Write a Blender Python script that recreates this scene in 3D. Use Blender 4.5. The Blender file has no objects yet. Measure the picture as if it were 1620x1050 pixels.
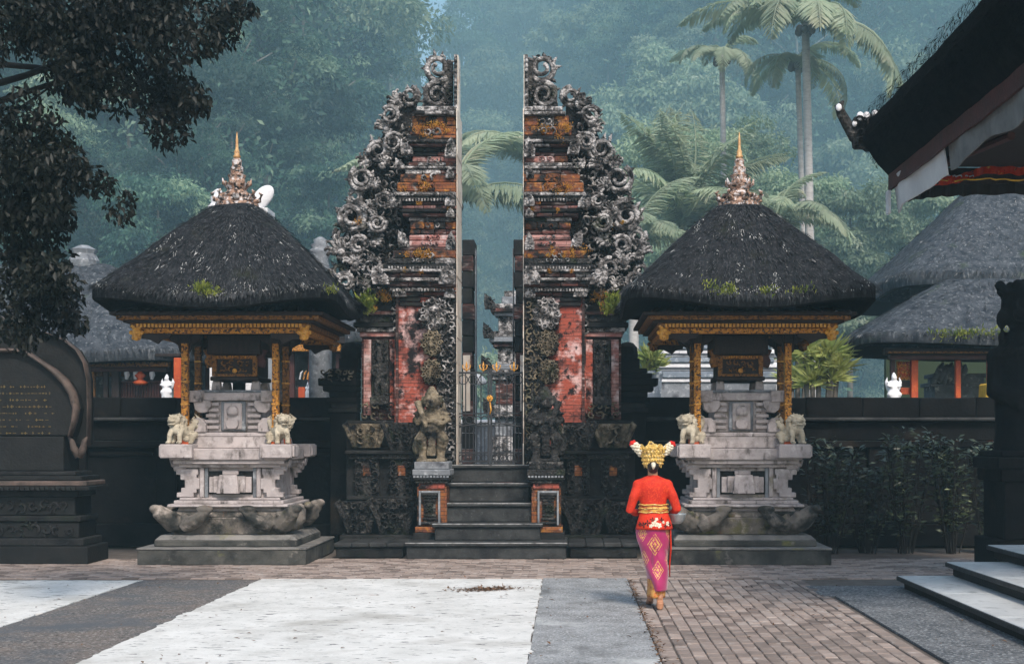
import bpy, math, random
import numpy as np
from mathutils import Vector, Matrix, Euler, noise as mnoise

R = math.radians
PI = math.pi
sc = bpy.context.scene
COL = sc.collection

# ---------------------------------------------------------------- camera
CAMZ = 1.7
F = 2200.0
cd = bpy.data.cameras.new('camera')
cam = bpy.data.objects.new('camera', cd)
COL.objects.link(cam)
cam.location = (0, 0, CAMZ)
cam.rotation_euler = (R(90), 0, 0)
cd.sensor_width = 36
cd.lens = F / 1620 * 36
cd.shift_x = -90 / 1620
cd.shift_y = 168 / 1620
cd.clip_start = 0.1
cd.clip_end = 2000
sc.camera = cam

# ---------------------------------------------------------------- sky, sun, exposure
SUN_EL, SUN_AZ = 46, 163          # azimuth measured clockwise from +Y (the view direction)
world = bpy.data.worlds.new('World')
sc.world = world
world.use_nodes = True
wn = world.node_tree.nodes
sky = wn.new('ShaderNodeTexSky')
sky.sky_type = 'NISHITA'
sky.sun_disc = False
sky.sun_elevation = R(SUN_EL)
sky.sun_rotation = R(SUN_AZ)
sky.dust_density = 2.0
sky.air_density = 1.2
wbg = wn['Background']
world.node_tree.links.new(sky.outputs['Color'], wbg.inputs['Color'])
wbg.inputs['Strength'].default_value = 0.085
sl = bpy.data.lights.new('sun', 'SUN')
sl.energy = 1.5
sl.angle = R(12)
sl.color = (1.0, 0.92, 0.82)
sun = bpy.data.objects.new('sun', sl)
COL.objects.link(sun)
sd = Vector((math.sin(R(SUN_AZ)) * math.cos(R(SUN_EL)), math.cos(R(SUN_AZ)) * math.cos(R(SUN_EL)), math.sin(R(SUN_EL))))
sun.rotation_euler = sd.to_track_quat('Z', 'Y').to_euler()
sun.location = sd * 60
sc.view_settings.view_transform = 'Standard'
sc.view_settings.look = 'None'
sc.view_settings.gamma = 1
sc.view_settings.use_curve_mapping = False
sc.view_settings.exposure = 1.38
sc.cycles.use_denoising = True
sc.cycles.max_bounces = 6
sc.cycles.diffuse_bounces = 3
sc.cycles.glossy_bounces = 2
sc.cycles.transmission_bounces = 3
sc.cycles.volume_bounces = 3
sc.cycles.transparent_max_bounces = 4

# ---------------------------------------------------------------- materials
def mat(name, a, b, s=4.0, st=(1, 1, 1), patches=(), rough=.85, bump=.4, bs=30, bvor=0, spec=.3,
        metal=0, rnd=0, transl=0, detail=6, lo=.35, hi=.65, brick=None, bdist=.02):
    m = bpy.data.materials.new(name)
    m.use_nodes = True
    t = m.node_tree
    N, L = t.nodes, t.links
    p = N['Principled BSDF']
    p.inputs['Roughness'].default_value = rough
    p.inputs['Metallic'].default_value = metal
    p.inputs['Specular IOR Level'].default_value = spec
    tc = N.new('ShaderNodeTexCoord')
    oi = N.new('ShaderNodeObjectInfo')
    off = N.new('ShaderNodeVectorMath'); off.operation = 'MULTIPLY_ADD'
    cmb = N.new('ShaderNodeCombineXYZ')
    for i in range(3):
        L.new(oi.outputs['Random'], cmb.inputs[i])
    L.new(cmb.outputs[0], off.inputs[0])
    off.inputs[1].default_value = (37, 23, 51)
    L.new(tc.outputs['Object'], off.inputs[2])
    vec = off.outputs[0]

    def noise(scale, stretch=(1, 1, 1), det=detail, o=0.0):
        mp = N.new('ShaderNodeMapping')
        mp.inputs['Scale'].default_value = stretch
        mp.inputs['Location'].default_value = (o, o * 1.7, o * .6)
        L.new(vec, mp.inputs['Vector'])
        n = N.new('ShaderNodeTexNoise')
        n.inputs['Scale'].default_value = scale
        n.inputs['Detail'].default_value = det
        n.inputs['Roughness'].default_value = .62
        L.new(mp.outputs[0], n.inputs['Vector'])
        return n.outputs['Fac']

    def rng(fac, l, h):
        r = N.new('ShaderNodeMapRange')
        r.inputs['From Min'].default_value = l
        r.inputs['From Max'].default_value = h
        L.new(fac, r.inputs['Value'])
        return r.outputs[0]

    def mix(fac, c1, c2):
        x = N.new('ShaderNodeMix'); x.data_type = 'RGBA'
        L.new(fac, x.inputs['Factor'])
        for k, c in (('A', c1), ('B', c2)):
            sk = [q for q in x.inputs if q.name == k and q.type == 'RGBA'][0]
            if isinstance(c, tuple):
                sk.default_value = (*c, 1)
            else:
                L.new(c, sk)
        return [q for q in x.outputs if q.type == 'RGBA'][0]

    col = mix(rng(noise(s, st), lo, hi), a, b)
    bh = None
    if brick:
        bw, bhh, mcol = brick
        sx = N.new('ShaderNodeSeparateXYZ'); L.new(tc.outputs['Object'], sx.inputs[0])
        ad = N.new('ShaderNodeMath'); L.new(sx.outputs[0], ad.inputs[0]); L.new(sx.outputs[1], ad.inputs[1])
        cx = N.new('ShaderNodeCombineXYZ'); L.new(ad.outputs[0], cx.inputs[0]); L.new(sx.outputs[2], cx.inputs[1])
        bt = N.new('ShaderNodeTexBrick')
        bt.inputs['Scale'].default_value = 1
        bt.inputs['Brick Width'].default_value = bw
        bt.inputs['Row Height'].default_value = bhh
        bt.inputs['Mortar Size'].default_value = .004
        bt.inputs['Color1'].default_value = (0, 0, 0, 1); bt.inputs['Color2'].default_value = (.35, .35, .35, 1)
        bt.inputs['Mortar'].default_value = (1, 1, 1, 1)
        L.new(cx.outputs[0], bt.inputs['Vector'])
        col = mix(bt.outputs['Color'], col, mcol)
        bh = bt.outputs['Fac']
    for i, q in enumerate(patches):
        pc, ps, pl, ph = q[:4]
        pst = q[4] if len(q) > 4 else (1, 1, 1)
        col = mix(rng(noise(ps, pst, o=3.1 + i * 7.7), pl, ph), col, pc)
    if rnd:
        hv = N.new('ShaderNodeHueSaturation')
        L.new(col, hv.inputs['Color'])
        mr = N.new('ShaderNodeMapRange')
        mr.inputs['To Min'].default_value = 1 - rnd
        mr.inputs['To Max'].default_value = 1 + rnd
        L.new(oi.outputs['Random'], mr.inputs['Value'])
        L.new(mr.outputs[0], hv.inputs['Value'])
        col = hv.outputs['Color']
    L.new(col, p.inputs['Base Color'])
    if bump:
        h = noise(bs, det=5, o=11)
        if bvor:
            vo = N.new('ShaderNodeTexVoronoi'); vo.inputs['Scale'].default_value = bvor
            L.new(vec, vo.inputs['Vector'])
            ad = N.new('ShaderNodeMath'); L.new(h, ad.inputs[0]); L.new(vo.outputs['Distance'], ad.inputs[1])
            h = ad.outputs[0]
        if bh is not None:
            sb = N.new('ShaderNodeMath'); sb.operation = 'SUBTRACT'
            L.new(h, sb.inputs[0]); L.new(bh, sb.inputs[1])
            h = sb.outputs[0]
        bn = N.new('ShaderNodeBump')
        bn.inputs['Strength'].default_value = bump
        bn.inputs['Distance'].default_value = bdist
        L.new(h, bn.inputs['Height'])
        L.new(bn.outputs[0], p.inputs['Normal'])
    if transl:
        tr = N.new('ShaderNodeBsdfTranslucent')
        L.new(col, tr.inputs['Color'])
        ms = N.new('ShaderNodeMixShader')
        ms.inputs[0].default_value = transl
        L.new(p.outputs[0], ms.inputs[1]); L.new(tr.outputs[0], ms.inputs[2])
        L.new(ms.outputs[0], N['Material Output'].inputs['Surface'])
    return m

BLK = (.008, .008, .009)
M = {}
M['dark_stone'] = mat('dark_stone', (.008, .008, .009), (.027, .026, .026), 3, patches=[((.06, .06, .058), 14, .6, .8), ((.012, .018, .008), 2.2, .55, .75)], bump=.6, bs=22, rough=.9, spec=.15)
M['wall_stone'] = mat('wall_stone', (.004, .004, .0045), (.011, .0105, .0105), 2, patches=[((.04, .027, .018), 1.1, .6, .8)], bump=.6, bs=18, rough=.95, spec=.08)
M['step_stone'] = mat('step_stone', (.016, .016, .017), (.05, .05, .05), 3, patches=[((.12, .12, .12), 22, .6, .8), (BLK, 2, .5, .7)], bump=.5, bs=30, rough=.75, spec=.25)
M['carved'] = mat('carved', (.03, .027, .027), (.16, .145, .14), 4, patches=[((.52, .49, .48), 7, .46, .60), ((.012, .012, .012), 6, .53, .63), ((.05, .055, .025), 2.1, .6, .75)], bump=1.0, bs=34, bvor=26, rough=.9, spec=.2, bdist=.03)
M['carved_dark'] = mat('carved_dark', (.013, .0125, .013), (.05, .047, .046), 4, patches=[((.19, .175, .16), 11, .56, .74), ((.02, .03, .012), 2.6, .58, .75)], bump=1.0, bs=30, bvor=22, rough=.9, spec=.15, bdist=.03)
M['carved_warm'] = mat('carved_warm', (.07, .056, .04), (.26, .21, .145), 5, patches=[((.33, .29, .24), 11, .56, .72), (BLK, 3.5, .48, .64), ((.05, .065, .03), 2.5, .56, .72)], bump=.9, bs=34, bvor=20, rough=.9, spec=.2, bdist=.02)
M['red_brick'] = mat('red_brick', (.30, .05, .03), (.44, .12, .085), 3, brick=(.24, .055, (.10, .045, .035)), patches=[((.66, .44, .42), 2.4, .50, .60), ((.36, .08, .05), 6, .50, .62), ((.012, .009, .010), 2.6, .49, .60), ((.012, .010, .010), 8, .54, .64)], bump=1.0, bs=24, rough=.9)
M['pink_brick'] = mat('pink_brick', (.46, .27, .25), (.32, .11, .09), 4, (1, 1, 3), brick=(.24, .055, (.12, .06, .05)), patches=[((.66, .55, .54), 3, .52, .66), ((.015, .012, .012), 3, .52, .66, (1, 1, 2))], bump=.5, bs=24)
M['orange_brick'] = mat('orange_brick', (.17, .045, .02), (.30, .11, .03), 5, brick=(.24, .055, (.06, .03, .02)), patches=[((.50, .22, .04), 6, .55, .68), ((.28, .24, .22), 8, .58, .7), ((.010, .009, .009), 4, .48, .58), ((.12, .04, .03), 8, .55, .7)], bump=.7, bs=24)
M['dark_brick'] = mat('dark_brick', (.05, .026, .023), (.17, .055, .042), 4, (1, 1, 4), brick=(.24, .055, (.03, .02, .018)), patches=[((.42, .34, .32), 5, .54, .68, (1, 1, 5)), ((.010, .009, .009), 2.6, .46, .62)], bump=.7, bs=24)
M['plaster'] = mat('plaster', (.74, .68, .6), (.6, .5, .42), 1.5, patches=[((.5, .3, .2), 3, .56, .7), ((.12, .1, .09), 6, .60, .72)], bump=.2)
M['pale_stone'] = mat('pale_stone', (.46, .40, .39), (.34, .30, .295), 2.5, patches=[((.55, .5, .49), 7, .56, .72), ((.17, .145, .135), 5, .50, .70), ((.06, .05, .045), 8, .57, .70, (1, 1, .35)), ((.22, .19, .12), 2.4, .6, .76)], bump=.45, bs=40, rough=.9, spec=.2)
M['moss_stone'] = mat('moss_stone', (.20, .17, .145), (.09, .08, .07), 3, patches=[((.40, .34, .3), 5, .56, .7), ((.022, .022, .02), 3.2, .47, .62), ((.12, .11, .03), 2.7, .58, .74), ((.18, .08, .04), 4, .64, .78)], bump=.6, bs=30, rough=.9)
M['plinth_stone'] = mat('plinth_stone', (.030, .03, .028), (.09, .085, .075), 2.4, patches=[((.16, .155, .05), 2.2, .62, .74), ((.22, .2, .18), 6, .62, .74), (BLK, 2, .5, .68)], bump=.5, bs=30)
M['plinth_top'] = mat('plinth_top', (.22, .205, .19), (.11, .105, .1), 3, patches=[((.03, .03, .028), 3, .55, .7), ((.16, .15, .05), 2.2, .62, .76)], bump=.4, bs=30)
M['lion_stone'] = mat('lion_stone', (.52, .46, .36), (.32, .27, .2), 8, patches=[((.06, .05, .04), 12, .56, .68)], bump=.7, bs=50, bdist=.01)
M['thatch'] = mat('thatch', (.009, .0095, .011), (.028, .029, .033), 5, (2, 2, .7), patches=[((.09, .09, .095), 30, .55, .75, (1, 1, .25)), ((.03, .032, .018), 2, .6, .8)], bump=1.0, bs=60, rough=.95, spec=.1, bdist=.03)
M['thatch_fibre'] = mat('thatch_fibre', (.010, .011, .012), (.062, .063, .068), 16, patches=[((.52, .51, .49), 5, .60, .70)], bump=0, rough=.95, spec=.1)
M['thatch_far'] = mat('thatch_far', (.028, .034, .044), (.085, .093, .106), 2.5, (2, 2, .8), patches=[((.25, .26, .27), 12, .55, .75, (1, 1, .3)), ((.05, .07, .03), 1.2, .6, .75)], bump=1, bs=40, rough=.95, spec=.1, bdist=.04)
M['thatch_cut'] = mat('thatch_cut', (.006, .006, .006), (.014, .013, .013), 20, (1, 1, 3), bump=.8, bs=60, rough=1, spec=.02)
M['fringe_black'] = mat('fringe_black', (.005, .005, .006), (.011, .011, .011), 9, bump=.8, bs=50, rough=1, spec=.02)
M['gold'] = mat('gold', (.62, .27, .025), (.42, .15, .012), 20, patches=[((.035, .014, .008), 34, .50, .58)], bump=1.0, bs=40, bvor=34, rough=.5, spec=.5, bdist=.015)  # dark specks in the golds stand in for shade in carved hollows
M['gold_dull'] = mat('gold_dull', (.30, .13, .02), (.16, .06, .012), 20, patches=[((.02, .010, .008), 30, .5, .6)], bump=1.0, bs=40, bvor=34, rough=.55, spec=.4, bdist=.015)
M['gold_bright'] = mat('gold_bright', (.75, .38, .05), (.5, .2, .02), 20, patches=[((.08, .03, .01), 30, .58, .68)], bump=.8, bs=40, bvor=30, rough=.4, spec=.6, bdist=.015)
M['red_paint'] = mat('red_paint', (.50, .085, .02), (.36, .05, .015), 6, patches=[((.6, .25, .03), 24, .58, .7)], bump=.3, rough=.55)
M['maroon'] = mat('maroon', (.07, .02, .018), (.035, .014, .013), 5, bump=.3, rough=.6)
M['dark_wood'] = mat('dark_wood', (.012, .009, .009), (.03, .018, .016), 6, (6, 6, 1), bump=.3, rough=.7)
M['finial'] = mat('finial', (.46, .30, .22), (.22, .12, .08), 16, patches=[((.02, .02, .02), 20, .50, .58), ((.62, .57, .56), 15, .52, .60)], bump=.8, bs=50, bdist=.01)
M['finial_gold'] = mat('finial_gold', (.62, .38, .16), (.35, .16, .05), 12, patches=[((.03, .02, .02), 16, .6, .7)], bump=.4, bs=40, rough=.45, spec=.5)
M['white_stone'] = mat('white_stone', (.78, .77, .78), (.62, .6, .62), 5, bump=.4, bs=30, patches=[((.2, .2, .22), 8, .62, .75)])
M['grey_stone'] = mat('grey_stone', (.24, .25, .27), (.13, .14, .155), 3, patches=[((.42, .43, .45), 8, .55, .7), ((.06, .06, .07), 3, .55, .7)], bump=.6, bs=20)
M['iron'] = mat('iron', (.012, .013, .016), (.03, .03, .036), 8, bump=.2, rough=.5, spec=.4)
M['white_paving'] = mat('white_paving', (.66, .64, .615), (.52, .505, .48), 1.6, patches=[((.50, .49, .47), 5, .58, .75, (1, 1.6, 1)), ((.66, .65, .63), 14, .55, .7), ((.36, .34, .31), 1.1, .52, .72), ((.055, .055, .06), 5.5, .60, .64, (1, 3.0, 1)), ((.09, .09, .095), 14, .635, .68, (1, 2.6, 1)), ((.33, .2, .15), 1.3, .69, .72, (1, 2.5, 1))], bump=.6, bs=14, rough=.85, spec=.2, detail=9, bdist=.012)
M['grey_strip'] = mat('grey_strip', (.31, .31, .315), (.19, .19, .19), 3.5, patches=[((.46, .46, .46), 34, .54, .62), ((.06, .06, .06), 40, .58, .64), ((.13, .13, .13), 2.3, .55, .7, (1, .5, 1)), ((.5, .5, .49), 1.1, .58, .75)], bump=.7, bs=70, bvor=60, rough=.85, bdist=.008)
M['brown_strip'] = mat('brown_strip', (.17, .135, .115), (.105, .10, .10), 2.4, patches=[((.32, .29, .265), 32, .54, .62), ((.03, .028, .028), 38, .56, .63), ((.09, .095, .105), .8, .5, .66)], bump=.8, bs=70, bvor=60, rough=.85, bdist=.01)
M['blue_strip'] = mat('blue_strip', (.16, .162, .168), (.075, .078, .085), 2.6, patches=[((.30, .31, .32), 26, .53, .62), ((.025, .026, .03), 32, .54, .62)], bump=.9, bs=50, bvor=45, rough=.8, bdist=.012)
M['paver'] = mat('paver', (.265, .205, .175), (.185, .145, .125), 3, patches=[((.33, .29, .265), 12, .55, .72), ((.07, .055, .05), 2.2, .6, .76)], bump=.5, bs=50, rnd=.30, rough=.8, bdist=.006)
M['paver_dark'] = mat('paver_dark', (.18, .135, .115), (.125, .098, .085), 3, patches=[((.26, .22, .2), 12, .55, .72)], bump=.5, bs=50, rough=.8, bdist=.006)
M['paver_pale'] = mat('paver_pale', (.34, .275, .24), (.26, .205, .18), 3, patches=[((.4, .36, .33), 12, .55, .72)], bump=.5, bs=50, rough=.8, bdist=.006)
M['paver_bed'] = mat('paver_bed', (.09, .07, .06), (.13, .11, .095), 6, bump=.4)
M['ground'] = mat('ground', (.035, .03, .024), (.06, .055, .04), .6, patches=[((.03, .05, .015), .8, .5, .7)], bump=.6, bs=6)
M['hill'] = mat('hill', (.012, .022, .012), (.03, .045, .02), .15, bump=.6, bs=2)
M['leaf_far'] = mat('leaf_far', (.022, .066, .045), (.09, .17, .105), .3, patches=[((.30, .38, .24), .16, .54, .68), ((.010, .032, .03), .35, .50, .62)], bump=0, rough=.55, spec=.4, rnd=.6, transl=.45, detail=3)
M['leaf_mid_lit'] = mat('leaf_mid_lit', (.16, .24, .14), (.36, .43, .28), .5, patches=[((.48, .52, .38), .35, .58, .72)], bump=0, rough=.6, spec=.3, rnd=.3, transl=.45, detail=3)  # brighter than real foliage: backlight and mist put into the leaf colour
M['leaf_mist_lit'] = mat('leaf_mist_lit', (.14, .21, .12), (.32, .40, .26), .4, patches=[((.46, .50, .36), .3, .54, .68), ((.04, .08, .05), .35, .54, .66)], bump=0, rough=.55, spec=.4, rnd=.35, transl=.45, detail=3)  # paler crowns: glow of the valley mist put into the leaf colour
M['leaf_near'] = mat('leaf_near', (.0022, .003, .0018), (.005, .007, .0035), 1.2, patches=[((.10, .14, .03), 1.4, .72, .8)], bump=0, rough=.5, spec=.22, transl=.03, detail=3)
M['leaf_shrub'] = mat('leaf_shrub', (.014, .022, .012), (.05, .065, .03), 3, patches=[((.26, .29, .16), 5, .60, .70)], bump=0, rough=.35, spec=.6, transl=.1, detail=3)
M['frond'] = mat('frond', (.28, .35, .22), (.42, .46, .32), .7, patches=[((.50, .48, .34), .5, .56, .72)], bump=0, rough=.5, spec=.4, rnd=.25, transl=.45, detail=3)  # brightened: mist over the palms put into the frond colour
M['spiky'] = mat('spiky', (.25, .32, .09), (.42, .42, .15), 2, bump=0, rough=.5, transl=.3, rnd=.2, detail=3)
M['moss'] = mat('moss', (.10, .15, .02), (.30, .32, .06), 6, bump=0, rough=.9, transl=.2, detail=3)
M['lichen'] = mat('lichen', (.42, .17, .02), (.62, .33, .06), 9, patches=[((.22, .18, .04), 6, .58, .7)], bump=0, rough=.9, transl=.2, detail=3)
M['bark'] = mat('bark', (.10, .085, .07), (.2, .18, .16), 3, (1, 1, .4), bump=.6, bs=12)
M['palm_bark'] = mat('palm_bark', (.48, .45, .43), (.34, .31, .30), 2, (1, 1, 3), patches=[((.16, .14, .14), 2.2, .6, .75, (1, 1, 4))], bump=.5, bs=8)
M['dark_bark'] = mat('dark_bark', (.006, .005, .0045), (.016, .014, .012), 5, (1, 1, .4), bump=.6, bs=20)
M['skin'] = mat('skin', (.42, .20, .11), (.36, .165, .09), 6, bump=.05, rough=.5)
M['hair'] = mat('hair', (.012, .008, .007), (.02, .014, .012), 20, bump=.3, rough=.4)
M['kebaya'] = mat('kebaya', (.60, .026, .008), (.40, .015, .006), 7, bump=.55, bs=9, rough=.7, spec=.25, patches=[((.60, .05, .012), 60, .5, .6)])
M['sash'] = mat('sash', (.62, .34, .07), (.36, .04, .015), 26, (.5, .5, 3), lo=.47, hi=.53, patches=[((.16, .012, .01), 34, .6, .65, (.4, .4, 3))], bump=.6, bs=50, rough=.5)
M['cloth_gold'] = mat('cloth_gold', (.60, .30, .08), (.5, .13, .03), 30, lo=.48, hi=.54, bump=.4, bs=60, rough=.5)
M['crown_gold'] = mat('crown_gold', (.80, .55, .15), (.60, .34, .06), 30, patches=[((.16, .07, .02), 44, .55, .62), ((.75, .68, .45), 30, .58, .68)], bump=1, bs=60, bvor=60, rough=.4, spec=.6, bdist=.008)
M['petal_white'] = mat('petal_white', (.74, .68, .56), (.55, .47, .34), 30, bump=.5, bs=80, bdist=.004)
M['petal_red'] = mat('petal_red', (.62, .02, .012), (.4, .012, .01), 30, bump=.5, bs=80, bdist=.004)
M['black_cloth'] = mat('black_cloth', (.012, .010, .010), (.02, .016, .016), 10, bump=.2)
M['silver'] = mat('silver', (.5, .52, .53), (.35, .37, .38), 14, bump=.6, bs=60, rough=.35, metal=.6, bdist=.004)
M['white_cloth'] = mat('white_cloth', (.72, .72, .73), (.62, .62, .64), 4, transl=.35, bump=.3, bs=20, patches=[((.3, .3, .31), 2, .6, .75)])
M['grey_cloth'] = mat('grey_cloth', (.16, .16, .16), (.10, .10, .10), 4, bump=.3, bs=20)
M['red_cloth'] = mat('red_cloth', (.75, .09, .02), (.6, .05, .015), 8, patches=[((.75, .5, .1), 12, .6, .66), (BLK, 9, .58, .64)], bump=.2, transl=.6)
M['gold_cloth'] = mat('gold_cloth', (.75, .46, .05), (.55, .3, .03), 5, bump=.3)
M['stele'] = mat('stele', (.005, .005, .005), (.012, .011, .0105), 4, bump=.4, bs=30, rough=.7, spec=.25)
M['stele_rim_lit'] = mat('stele_rim_lit', (.13, .09, .075), (.06, .045, .038), 5, bump=.5, bs=30, rough=.7, patches=[((.03, .025, .022), 6, .55, .7)])  # paler than the stone: light on the rim put into the colour
M['script_gold'] = mat('script_gold', (.16, .11, .03), (.08, .05, .02), 20, bump=0, rough=.5)
M['blue_stone'] = mat('blue_stone', (.2, .23, .27), (.09, .11, .14), 3, patches=[((.5, .53, .56), 6, .56, .7)], bump=.5, bs=14)
M['litter'] = mat('litter', (.20, .10, .05), (.10, .06, .035), 9, bump=0, rough=.8, rnd=.3)
M['nosing'] = mat('nosing', (.33, .33, .33), (.12, .12, .12), 9, patches=[((.03, .03, .03), 6, .55, .68)], bump=.4, bs=40)
M['dark_edge'] = mat('dark_edge', (.012, .012, .013), (.03, .03, .032), 6, bump=.4, bs=30, rough=.6)  # near-black, for the front edges of the terrace steps
M['lichen_grey'] = mat('lichen_grey', (.4, .4, .39), (.25, .25, .24), 9, bump=0)
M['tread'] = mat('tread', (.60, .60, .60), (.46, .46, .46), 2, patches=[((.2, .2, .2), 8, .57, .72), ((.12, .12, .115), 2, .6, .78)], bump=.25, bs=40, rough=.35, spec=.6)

# ---------------------------------------------------------------- mesh tools
ORG = {}
def W(px, py, Y):
    """world point at depth Y that the photograph shows at (px, py)"""
    return Vector(((px - 900) / F * Y, Y, CAMZ + (693 - py) / F * Y))
def wx(px, Y): return (px - 900) / F * Y
def wz(py, Y): return CAMZ + (693 - py) / F * Y

def tag(o, label=None, cat=None, group=None, kind=None):
    if label: o['label'] = label
    if cat: o['category'] = cat
    if group: o['group'] = group
    if kind: o['kind'] = kind
    return o

def thing(name, label, cat, loc, group=None):
    o = bpy.data.objects.new(name, None)
    COL.objects.link(o)
    o.location = loc
    o.empty_display_size = .2
    ORG[o.name] = Vector(loc)
    return tag(o, label, cat, group)

class MB:
    def __init__(s):
        s.v, s.f, s.m = [], [], []
    def add(s, vs, fs, mi=0):
        b = len(s.v)
        s.v.extend(tuple(p) for p in vs)
        s.f.extend(tuple(i + b for i in q) for q in fs)
        s.m.extend([mi] * len(fs))
    def bx(s, x0, x1, y0, y1, z0, z1, tp=0.0, mi=0, tx=None, ty=None):
        """box; tp shrinks the top (positive) or flares it (negative), in metres a side"""
        if x0 > x1: x0, x1 = x1, x0
        tx = tp if tx is None else tx; ty = tp if ty is None else ty
        vs = [(x0, y0, z0), (x1, y0, z0), (x1, y1, z0), (x0, y1, z0),
              (x0 + tx, y0 + ty, z1), (x1 - tx, y0 + ty, z1), (x1 - tx, y1 - ty, z1), (x0 + tx, y1 - ty, z1)]
        s.add(vs, [(3, 2, 1, 0), (4, 5, 6, 7), (0, 1, 5, 4), (1, 2, 6, 5), (2, 3, 7, 6), (3, 0, 4, 7)], mi)
    def prism(s, poly, y0, y1, mi=0, axis='y'):
        n = len(poly)
        a = sum(poly[i][0] * poly[(i + 1) % n][1] - poly[(i + 1) % n][0] * poly[i][1] for i in range(n))
        if a < 0: poly = poly[::-1]
        if axis == 'y': P = lambda p, y: (p[0], y, p[1])
        else: P = lambda p, x: (x, -p[0], p[1])
        vs = [P(p, y0) for p in poly] + [P(p, y1) for p in poly]
        fs = [tuple(range(n)), tuple(range(2 * n - 1, n - 1, -1))]
        fs += [(i, i + n, (i + 1) % n + n, (i + 1) % n) for i in range(n)]
        s.add(vs, fs, mi)
    def lathe(s, prof, c, n=16, mi=0, sx=1, sy=1, sq=None, rot=0):
        """prof: (r, z) pairs; sq: superellipse exponent for squarish rings"""
        vs, fs = [], []
        for r, z in prof:
            for k in range(n):
                t = 2 * PI * (k + .5) / n + rot
                cx, sy_ = math.cos(t), math.sin(t)
                q = 1
                if sq: q = (abs(cx) ** sq + abs(sy_) ** sq) ** (-1 / sq)
                vs.append((c[0] + r * q * cx * sx, c[1] + r * q * sy_ * sy, c[2] + z))
        for i in range(len(prof) - 1):
            for k in range(n):
                fs.append((i * n + k, i * n + (k + 1) % n, (i + 1) * n + (k + 1) % n, (i + 1) * n + k))
        fs.append(tuple(range(n - 1, -1, -1)))
        b = (len(prof) - 1) * n
        fs.append(tuple(range(b, b + n)))
        s.add(vs, fs, mi)
    def tube(s, pts, rad, n=6, mi=0, up=(0, 1, 0), cap=True):
        """rad: a number or (in-plane, along-up) per point; up fixes the second axis"""
        pts = [Vector(p) for p in pts]
        m = len(pts)
        if not isinstance(rad, (list, tuple)): rad = [rad] * m
        vs, fs = [], []
        upv = Vector(up)
        for i, p in enumerate(pts):
            d = pts[min(i + 1, m - 1)] - pts[max(i - 1, 0)]
            if d.length < 1e-9: d = Vector((0, 0, 1))
            d.normalize()
            a = d.cross(upv)
            if a.length < 1e-3: a = d.cross(Vector((1, 0, 0)))
            a.normalize()
            b = a.cross(d)
            r = rad[i]
            ra, rb = r if isinstance(r, tuple) else (r, r)
            for k in range(n):
                t = 2 * PI * k / n
                vs.append(p + a * (ra * math.cos(t)) + b * (rb * math.sin(t)))
        for i in range(m - 1):
            for k in range(n):
                fs.append((i * n + k, (i + 1) * n + k, (i + 1) * n + (k + 1) % n, i * n + (k + 1) % n))
        if cap:
            fs.append(tuple(range(n)))
            fs.append(tuple((m - 1) * n + k for k in range(n - 1, -1, -1)))
        s.add(vs, fs, mi)
    def ell(s, c, r, n=12, k=8, rot=None, mi=0):
        vs, fs = [], []
        rm = Euler(rot).to_matrix() if rot else None
        c = Vector(c)
        for i in range(k + 1):
            ph = PI * i / k
            for j in range(n):
                t = 2 * PI * j / n
                v = Vector((r[0] * math.sin(ph) * math.cos(t), r[1] * math.sin(ph) * math.sin(t), r[2] * math.cos(ph)))
                if rm: v = rm @ v
                vs.append(c + v)
        for i in range(k):
            for j in range(n):
                fs.append((i * n + j, (i + 1) * n + j, (i + 1) * n + (j + 1) % n, i * n + (j + 1) % n))
        s.add(vs, fs, mi)
    def mesh(s, name, mats, origin=(0, 0, 0), smooth=False):
        me = bpy.data.meshes.new(name)
        o = Vector(origin)
        me.from_pydata([(p[0] - o.x, p[1] - o.y, p[2] - o.z) for p in s.v], [], s.f)
        if not isinstance(mats, (list, tuple)): mats = [mats]
        for q in mats: me.materials.append(M[q] if isinstance(q, str) else q)
        if len(mats) > 1: me.polygons.foreach_set('material_index', s.m)
        if smooth: me.polygons.foreach_set('use_smooth', [True] * len(me.polygons))
        me.update()
        return me
    def build(s, name, mats, parent=None, smooth=False, bevel=0, origin=None):
        if parent is not None:
            o0 = ORG[parent.name]
        else:
            o0 = Vector(origin) if origin is not None else Vector((0, 0, 0))
        me = s.mesh(name, mats, o0, smooth)
        o = bpy.data.objects.new(name, me)
        COL.objects.link(o)
        if parent is not None:
            o.parent = parent
        else:
            o.location = o0
        ORG[o.name] = o0
        if bevel:
            b = o.modifiers.new('bevel', 'BEVEL')
            b.width = bevel; b.segments = 1; b.limit_method = 'ANGLE'; b.angle_limit = R(40)
        return o

def remeshed(mb, name, mats, parent, voxel=.015, smooth=4, fac=.5, origin=None):
    """grow the collected solids into ONE continuous surface"""
    o = mb.build(name, mats, parent, origin=origin)
    r = o.modifiers.new('remesh', 'REMESH'); r.mode = 'VOXEL'; r.voxel_size = voxel; r.use_smooth_shade = True
    if smooth:
        q = o.modifiers.new('smooth', 'SMOOTH'); q.iterations = smooth; q.factor = fac
    dg = bpy.context.evaluated_depsgraph_get(); dg.update()
    me = bpy.data.meshes.new_from_object(o.evaluated_get(dg))
    old = o.data
    o.modifiers.clear(); o.data = me; me.name = name
    me.materials.clear()
    me.materials.append(M[mats] if isinstance(mats, str) else M[mats[0]])
    me.polygons.foreach_set('material_index', [0] * len(me.polygons))
    me.polygons.foreach_set('use_smooth', [True] * len(me.polygons))
    bpy.data.meshes.remove(old)
    return o

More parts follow.
